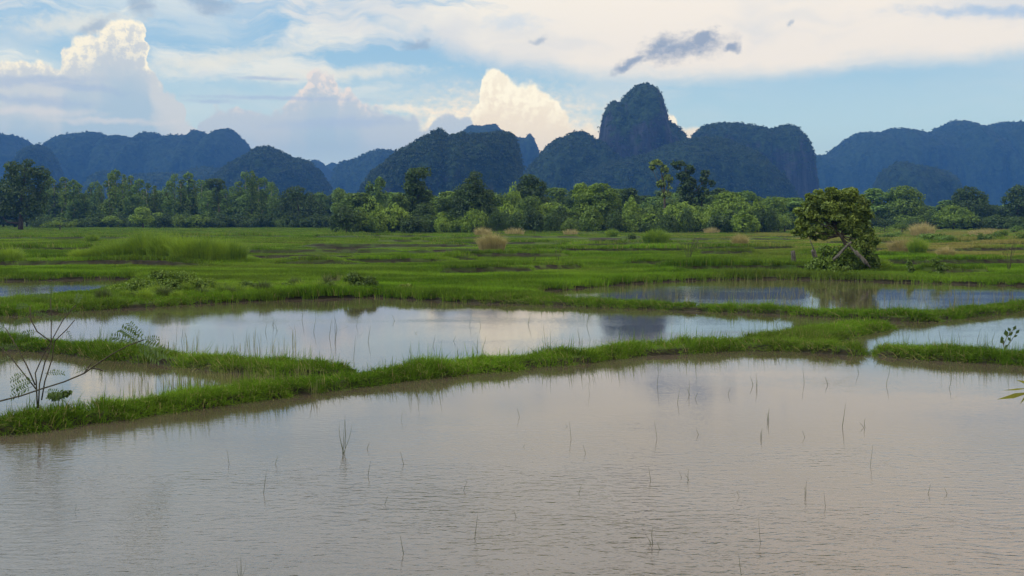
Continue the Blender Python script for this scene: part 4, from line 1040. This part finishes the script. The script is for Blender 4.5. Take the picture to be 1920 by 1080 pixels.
# far: 95-420 m
p = sample(80000, 92.0, 430.0, power=2.2); s = land_sd(p); k = s > 0.4; p = p[k]; s = s[k]
z, up, bare, short = z_at(p, s); k = rng.random(len(p)) > bare * .95; p, s, z, up, short = p[k], s[k], z[k], up[k], short[k]; n = len(p)
hgt = (0.25 + 1.9 * fbm(q3(p) * 0.07, 3, 53) ** 2.2) * (1 + .4 * up) * (1 - .6 * short) * np.clip(s / 14, .15, 1)
sc = np.stack([rng.uniform(.8, 1.4, n), rng.uniform(.8, 1.4, n), hgt], 1); rot = np.stack([np.zeros(n), np.zeros(n), rng.random(n) * 6.28], 1)
varC = [blade_tuft(34, .75, .36, .055, .3, 300 + i) for i in range(6)]
print('far tufts', n)
scatter_gn('field_grass', np.stack([p[:, 0], p[:, 1], z - .01], 1), sc, rot, varC, 'far green field grass reaching the tree line', M_grass)
# thin emergent stems along the pond margins
def stems(px0, px1, y0, y1, n, L, seed):
    px = rng.uniform(px0, px1, n); py = rng.uniform(y0, y1, n); p = np.array([gp(a, b)[:2] for a, b in zip(px, py)]); s = land_sd(p); return p[s < 0.02]
pp = np.concatenate([stems(1250, 1760, 525, 580, 330, .4, 1), stems(1000, 1250, 530, 570, 90, .4, 1), stems(330, 600, 712, 745, 170, .3, 2), stems(240, 420, 715, 745, 40, .3, 2), stems(250, 560, 640, 690, 60, .4, 2), stems(600, 640, 500, 540, 200, .4, 4), stems(1760, 1900, 540, 580, 60, .3, 1)])
n = len(pp); sc = np.stack([np.ones(n), np.ones(n), rng.uniform(.5, 1.3, n)], 1); rot = np.stack([rng.normal(size=n) * .06, rng.normal(size=n) * .06, rng.random(n) * 6.28], 1)
varD = [blade_tuft(3, .03, .42, .011, .2, 400 + i) for i in range(5)]
scatter_gn('sparse_sedge', np.stack([pp[:, 0], pp[:, 1], np.full(n, -.02)], 1), sc, rot, varD, 'thin sedge standing scattered in the shallows of the ponds', M_straw)

# ------------------------------------------------------------------ single reeds in the water
def reed_mesh(seed, kind):
    r = random.Random(seed); g = G()
    def st(h, lx, bend=0, x0=0, w=.0045):
        pts = [(x0, 0, -.05)]
        for t in (.25, .5, .75, 1.0): pts.append((x0 + lx * t + bend * math.sin(t * 3), r.uniform(-.01, .01), h * t))
        g.tube(pts, [w, w, w * .8, w * .6, w * .25], 4, r.random())
    if kind == 0: st(1.0, r.uniform(-.08, .08))
    elif kind == 1: st(1.0, r.uniform(-.1, .1), r.uniform(-.06, .06)); st(.6, r.uniform(-.15, .15), 0, .02)
    elif kind == 2:
        st(.75, .05, .02); g.tube([(0.05, 0, .75), (.16, 0, .62), (.24, 0, .42)], [.004, .003, .002], 4)
    elif kind == 3:
        for i in range(6): st(r.uniform(.6, 1.05), r.uniform(-.25, .25), r.uniform(-.05, .05), r.uniform(-.03, .03), .006)
    elif kind == 4: st(.6, .3, .1)
    return g.mesh('reed', M_reed)
RM = {k: [reed_mesh(10 * k + j, k) for j in range(3)] for k in range(5)}
def reed(px, by, h_px, kind=0, label='', group=None, thick=1.0):
    b = gp(px, by); D = b[1]; h = h_px / F * D
    o = link('reed', random.choice(RM[kind])); o.location = (b[0], b[1], 0)
    wsc = max(.5, D / 24) * thick * random.uniform(.8, 1.2)
    o.scale = ((h if kind in (2, 3, 4) else wsc) if kind != 3 else h, h if kind == 3 else wsc, h)
    if kind in (0, 1): o.scale = (wsc, wsc, h)
    if kind in (2, 4): o.scale = (max(h, wsc * .6), wsc, h)
    if kind != 3: o.rotation_euler = (0, 0, random.choice([0, math.pi]) + random.uniform(-.4, .4))
    tag(o, label, 'reed', group)
reed(644, 850, 72, 3, 'biggest green reed clump standing alone in the front pond', thick=1.4)
uniq = [(494, 925, 44, 0, 'upright single reed left of the biggest reed clump, near the lower left'), (757, 1038, 38, 0, 'single leaning reed low in the front pond, below the biggest clump'), (1224, 1020, 34, 1, 'dark double reed low in the front pond right of centre'),
        (1511, 930, 30, 1, 'forked reed in the lower right of the front pond'), (1441, 790, 26, 1, 'dark crooked reed in the pale upper right water'), (1579, 800, 44, 0, 'tallest thin reed in the pale upper right water'), (1779, 728, 28, 2, 'crooked reed close to the right bund'),
        (450, 1092, 52, 3, 'pair of green blades rising from the bottom edge'), (887, 922, 16, 4, 'short bent reed in the centre of the front pond')]
for a in uniq: reed(a[0], a[1], a[2], a[3], a[4], thick=1.3)
gr = 'scattered thin reeds in the front pond'; lb = 'thin short reed standing scattered in the open front pond'
for a in [(752, 788, 26, 2), (974, 782, 20, 0), (1064, 800, 6, 0), (688, 842, 14, 0), (690, 892, 30, 0), (516, 870, 16, 0), (757, 870, 26, 0), (981, 838, 6, 0), (1071, 822, 34, 0), (1098, 850, 18, 0), (869, 920, 18, 0), (721, 946, 18, 0), (1085, 925, 16, 0), (968, 970, 14, 0), (890, 1010, 50, 0), (783, 965, 3, 0),
          (1232, 722, 40, 0), (1270, 755, 26, 0), (1292, 740, 26, 1), (1303, 748, 14, 0), (1418, 728, 28, 1), (1412, 722, 18, 0), (1365, 740, 14, 0), (1508, 718, 34, 0), (1552, 722, 16, 0), (1610, 700, 20, 0), (1662, 722, 30, 0), (1232, 822, 34, 0), (1428, 822, 20, 1), (1622, 802, 18, 1), (1509, 820, 14, 0), (1632, 872, 40, 0), (1655, 868, 14, 4),
          (1220, 902, 30, 0), (1290, 900, 22, 1), (1278, 895, 10, 0), (1386, 932, 12, 0), (1548, 950, 30, 0), (1740, 925, 18, 0), (1426, 1020, 50, 0), (1237, 1030, 16, 0), (1390, 1078, 40, 0), (1776, 926, 14, 0), (1310, 815, 12, 0), (1106, 740, 30, 2), (448, 780, 20, 0), (430, 870, 30, 0), (140, 960, 14, 0), (1780, 690, 24, 0)]:
    reed(*a, lb, gr)
gr = 'scattered thin reeds in the middle pond'; lb = 'thin reed standing in the middle pond behind the long bund'
for a in [(588, 622, 28, 0), (617, 632, 38, 0), (628, 640, 46, 1), (632, 618, 30, 0), (655, 612, 16, 4), (668, 612, 26, 2), (663, 672, 44, 0), (690, 640, 30, 0), (740, 602, 12, 0), (812, 648, 22, 0), (778, 625, 5, 0), (850, 640, 12, 0), (880, 610, 30, 2), (902, 612, 14, 0), (512, 610, 18, 1), (520, 620, 14, 0), (497, 622, 20, 0), (525, 662, 28, 0), (488, 660, 36, 0), (566, 600, 30, 0),
          (990, 608, 24, 0), (1024, 655, 50, 0), (1085, 655, 40, 1), (1088, 640, 24, 0), (1100, 610, 28, 0), (340, 640, 30, 0), (352, 650, 34, 0), (440, 650, 30, 0), (460, 655, 40, 0), (330, 648, 40, 0), (1455, 610, 14, 0), (1164, 640, 20, 0), (905, 655, 24, 0), (895, 660, 30, 1), (858, 672, 22, 1), (770, 665, 16, 0)]:
    reed(*a, lb, gr)
gr = 'thin reeds in the right-hand pond'; lb = 'thin reed standing in the pale pond behind the right bund'
for a in [(1695, 640, 26, 0), (1702, 640, 18, 0), (1765, 645, 28, 0), (1800, 640, 20, 0), (1740, 630, 16, 0), (1832, 640, 24, 0), (1860, 640, 18, 0), (1720, 642, 14, 0), (1895, 632, 16, 0)]:
    reed(*a, lb, gr)

# ------------------------------------------------------------------ weathered posts, poles
def pole(name, p0, p1, r0, r1, label, cat, sides=8, mat=M_grey):
    g = G(); p0 = np.array(p0, float); p1 = np.array(p1, float); n = 6
    pts = [p0 + (p1 - p0) * t + rng.normal(size=3) * r0 * .12 for t in np.linspace(0, 1, n)]
    base = p0.copy(); g.tube([q - base for q in pts], [r0, r0 * .98, (r0 + r1) / 2, (r0 + r1) / 2 * .96, r1 * 1.05, r1], sides)
    o = link(name, g.mesh(name, mat, True)); o.location = base; return tag(o, label, cat)
pole('fence_post', atd(1490, 503, 64), atd(1486, 470, 64), .17, .12, 'short pale wooden post standing alone left of the lone tree', 'post')
pole('fence_post', atd(1531, 488, 64), atd(1524, 469, 64), .14, .13, 'grey post stump leaning between the pale post and the tree', 'post')
pole('pole', atd(1527, 470, 63.6), atd(1518, 448, 63.6), .035, .025, 'thin grey stick rising from the leaning post stump', 'pole')
pole('pole', atd(1518, 448, 63.4), atd(1531, 436, 63.2), .035, .02, 'thin grey stick slanting up toward the tree crown', 'pole')
pole('log', atd(1448, 504, 63), atd(1525, 502, 63), .05, .04, 'thin bare log lying on the grass at the foot of the pale post', 'log')
pole('pole', atd(1562, 488, 53.5), atd(1596, 453, 53.5), .075, .05, 'weathered pole propped against the trunk from the left', 'pole')
pole('pole', atd(1570, 482, 53.2), atd(1592, 456, 53.2), .05, .04, 'thinner weathered pole propped beside the first', 'pole')
pole('pole', atd(1590, 458, 53.6), atd(1632, 502, 53), .05, .05, 'weathered pole leaning down to the right of the trunk', 'pole')
pole('plank', atd(1604, 472, 53.1), atd(1626, 496, 52.8), .10, .10, 'broad grey plank leaning to the right of the trunk', 'plank', 5)
# small rough shelter in the shade of the left grove
def shelter():
    D = 330; b = atd(325, 410, D); root = empty('field_shelter', (b[0], D, .05), 0, .8)
    g = G(); W, Dp = 2.6, 1.6
    q = np.array([[0, 1, 2, 3], [4, 7, 6, 5], [0, 4, 5, 1], [1, 5, 6, 2], [2, 6, 7, 3], [3, 7, 4, 0]])
    v = [(-W, -Dp, 1.75), (W, -Dp, 1.6), (W * .9, Dp, 2.3), (-W * .9, Dp, 2.3)]
    g.add([(a, b_, c) for a, b_, c in v] + [(a, b_, c + .12) for a, b_, c in v], q)
    link('roof', g.mesh('roof', M_bark), root)
    for sx in (-1, 1):
        for sy in (-1, 1):
            g = G(); g.tube([(sx * W * .8, sy * Dp * .8, -.1), (sx * W * .8, sy * Dp * .8, 1.72 if sy < 0 else 2.15)], [.08, .07], 6); link('post', g.mesh('post', M_grey), root)
    tag(root, 'small grey lean-to shelter in the shade of the left grove', 'shelter')
shelter()

# ------------------------------------------------------------------ feathery-leaved saplings in the left foreground
def frond(g, p0, dirv, L, npairs, leafL, droop=.25, upv=(0, 0, 1)):
    """pinnate leaf: thin rib and paired leaflets"""
    p0 = np.array(p0, float); d = np.array(dirv, float); d /= np.linalg.norm(d)
    side = np.cross(d, [0, -1, .25]); side /= np.linalg.norm(side)
    pts = [p0 + d * L * t + np.array([0, 0, -droop * L * t * t]) for t in np.linspace(0, 1, 7)]
    g.tube(pts, [.004, .002], 4, .3)
    V = []; T = []
    for i in range(npairs):
        t = .15 + .85 * i / npairs; c = p0 + d * L * t + np.array([0, 0, -droop * L * t * t])
        ll = leafL * (1 - .35 * abs(t - .5)) * R(.85, 1.1)
        for sgn in (-1, 1):
            ax = side * sgn * .92 + d * .45 + rng.normal(size=3) * .12; ax /= np.linalg.norm(ax)
            wv = np.cross(ax, [0.1, -1, .2]); wv /= np.linalg.norm(wv); wv *= ll * .14
            V += [c, c + ax * ll * .5 + wv, c + ax * ll, c + ax * ll * .5 - wv]; T += [R(0, 1)] * 4
    g.add(np.array(V), np.arange(len(V)).reshape(-1, 4), None, np.array(T))
def sapling(base_px, D, label, stems_px, fronds, rad=.011):
    b = atd(*base_px, D); root = empty('sapling', (b[0], b[1], b[2]))
    g = G()
    for st in stems_px:
        pts = [atd(a, c, D + dd) - b for a, c, dd in st]; g.tube(pts, [rad, rad * .6], 6)
    link('stem', g.mesh('stem', M_stem, True), root)
    for (a, c, dd, a2, c2, npair, ll) in fronds:
        g = G(); p0 = atd(a, c, D + dd) - b; p1 = atd(a2, c2, D + dd) - b
        frond(g, p0, p1 - p0, np.linalg.norm(p1 - p0), npair, ll); link('leaf', g.mesh('leaf', M_sap), root)
    return tag(root, label, 'sapling')
sapling((72, 762), 15.4, 'upright many-stemmed feathery sapling on the near left bund',
        [[(70, 765, 0), (68, 715, 0), (66, 700, 0), (80, 668, 0), (96, 640, 0), (118, 600, -.1), (142, 572, -.2)], [(72, 765, 0), (74, 720, 0), (84, 680, 0), (96, 648, .1), (96, 600, .1), (95, 560, .1)],
         [(66, 722, 0), (50, 685, .1), (34, 655, .1), (10, 615, .2)], [(78, 750, 0), (84, 715, 0), (98, 672, 0), (102, 640, 0), (125, 618, -.1), (140, 600, -.1)],
         [(68, 730, 0), (48, 705, .1), (20, 670, .1), (0, 650, .1)], [(95, 640, 0), (70, 622, 0), (58, 600, 0), (56, 575, 0)]],
        [(142, 572, -.2, 150, 545, 8, .07), (95, 560, .1, 98, 520, 9, .05), (118, 600, -.1, 90, 590, 8, .06), (10, 615, .2, -20, 600, 8, .07), (70, 622, 0, 30, 625, 10, .07), (58, 600, 0, 25, 600, 9, .06),
         (56, 575, 0, 30, 570, 8, .06), (34, 655, .1, 0, 640, 8, .06), (125, 618, -.1, 138, 640, 6, .04), (64, 712, 0, 20, 720, 9, .08), (60, 725, 0, 18, 738, 9, .08), (84, 700, 0, 122, 692, 8, .06), (48, 700, 0, 18, 708, 7, .07), (84, 735, 0, 118, 732, 8, .07), (86, 745, 0, 122, 742, 8, .06), (20, 670, 0, -10, 680, 7, .06),
         (95, 580, 0, 150, 575, 9, .05), (95, 600, 0, 60, 575, 9, .05), (98, 560, 0, 60, 545, 9, .05)])
sapling((-90, 800), 15.0, 'feathery branch reaching in from the left edge over the left pond',
        [[(-90, 800, 0), (-40, 768, 0), (0, 752, 0), (40, 742, 0), (75, 730, 0), (120, 716, -.1), (158, 700, -.1), (180, 684, -.2), (210, 664, -.2), (240, 648, -.2), (270, 637, -.2)], [(158, 700, -.1), (166, 688, -.1), (172, 680, -.1)], [(172, 690, -.1), (186, 692, -.1), (194, 696, -.1)]],
        [(258, 645, -.2, 205, 618, 9, .09), (262, 641, -.2, 225, 604, 10, .10), (268, 638, -.2, 240, 592, 8, .07), (262, 644, -.2, 315, 655, 9, .11), (255, 648, -.2, 300, 668, 9, .10), (268, 638, -.2, 300, 628, 7, .06), (165, 692, -.1, 140, 694, 4, .03)], .014)
shrub(100, 757, [(95, 745, 16, 9), (115, 740, 12, 8)], 260, 0.03, M_mid, 'little leafy weed at the foot of the upright feathery sapling', dist=15.6, stem=1.2)
# leafy twig on the right bund, yellow leaf tip at the right edge
def twig_plant(px, by, D, segs, leaves, mat, label, name, cat, r=.008, ll=.05):
    b = atd(px, by, D); root = empty(name, tuple(b)); g = G()
    for st in segs: g.tube([atd(a, c, D) - b for a, c in st], [r, r * .5], 6)
    link('stem', g.mesh('stem', M_stem, True), root)
    g = G(); V = []
    for (a, c, a2, c2, w_) in leaves:
        p = atd(a, c, D) - b; q = atd(a2, c2, D) - b; m = (p + q) / 2; s = np.cross(q - p, [0, 1, .3]); s = s / np.linalg.norm(s) * np.linalg.norm(q - p) * w_
        V += [p, m + s + [0, .01, 0], q, m - s + [0, -.01, 0]]
    g.add(np.array(V), np.arange(len(V)).reshape(-1, 4), None, rng.random(len(V)))
    link('leaf', g.mesh('leaf', mat), root); return tag(root, label, cat)
twig_plant(1884, 662, 24.2, [[(1884, 662), (1882, 645), (1888, 632), (1900, 618)], [(1884, 655), (1895, 640), (1905, 625)], [(1884, 655), (1880, 640)]],
           [(1888, 632, 1885, 618, .3), (1890, 630, 1900, 622, .3), (1900, 620, 1905, 610, .3), (1882, 645, 1876, 636, .35), (1895, 640, 1890, 632, .3), (1900, 632, 1908, 628, .3), (1895, 622, 1890, 614, .3), (1904, 626, 1912, 618, .3), (1884, 652, 1890, 646, .3), (1880, 640, 1878, 630, .3)],
           M_dark, 'small dark leafy weed on top of the right bund', 'weed', 'weed', .01)
twig_plant(2010, 1080, 6.4, [[(2010, 1150), (2005, 900), (1975, 780), (1930, 738)], [(1975, 780), (1940, 742)]],
           [(1935, 735, 1869, 749, .09), (1932, 728, 1880, 732, .05), (1930, 735, 1912, 758, .14), (1940, 722, 1905, 712, .08), (2000, 860, 1960, 830, .12)], M_yleaf, 'blurred yellow-green leaf tips poking in at the right edge', 'weed', 'weed', .006)

# ------------------------------------------------------------------ evening haze
m, t, out = newmat('haze_air')
pv = t.n.new('ShaderNodeVolumePrincipled')
pv.inputs['Color'].default_value = (0.075, 0.24, 0.66, 1); pv.inputs['Density'].default_value = 0.00021; pv.inputs['Anisotropy'].default_value = 0.0
t.l.new(pv.outputs[0], out.inputs['Volume'])
X0, X1, Y0, Y1, Z0, Z1 = -4100, 4100, -4100, 4100, -4.0, 275
hv = [(x, y, z) for z in (Z0, Z1) for y in (Y0, Y1) for x in (X0, X1)]
hf = np.array([[0, 2, 3, 1], [4, 5, 7, 6], [0, 1, 5, 4], [2, 6, 7, 3], [0, 4, 6, 2], [1, 3, 7, 5]])
tag(link('haze', mesh_np('haze', hv, hf, m)), 'thin blue evening haze over the plain', kind='stuff')
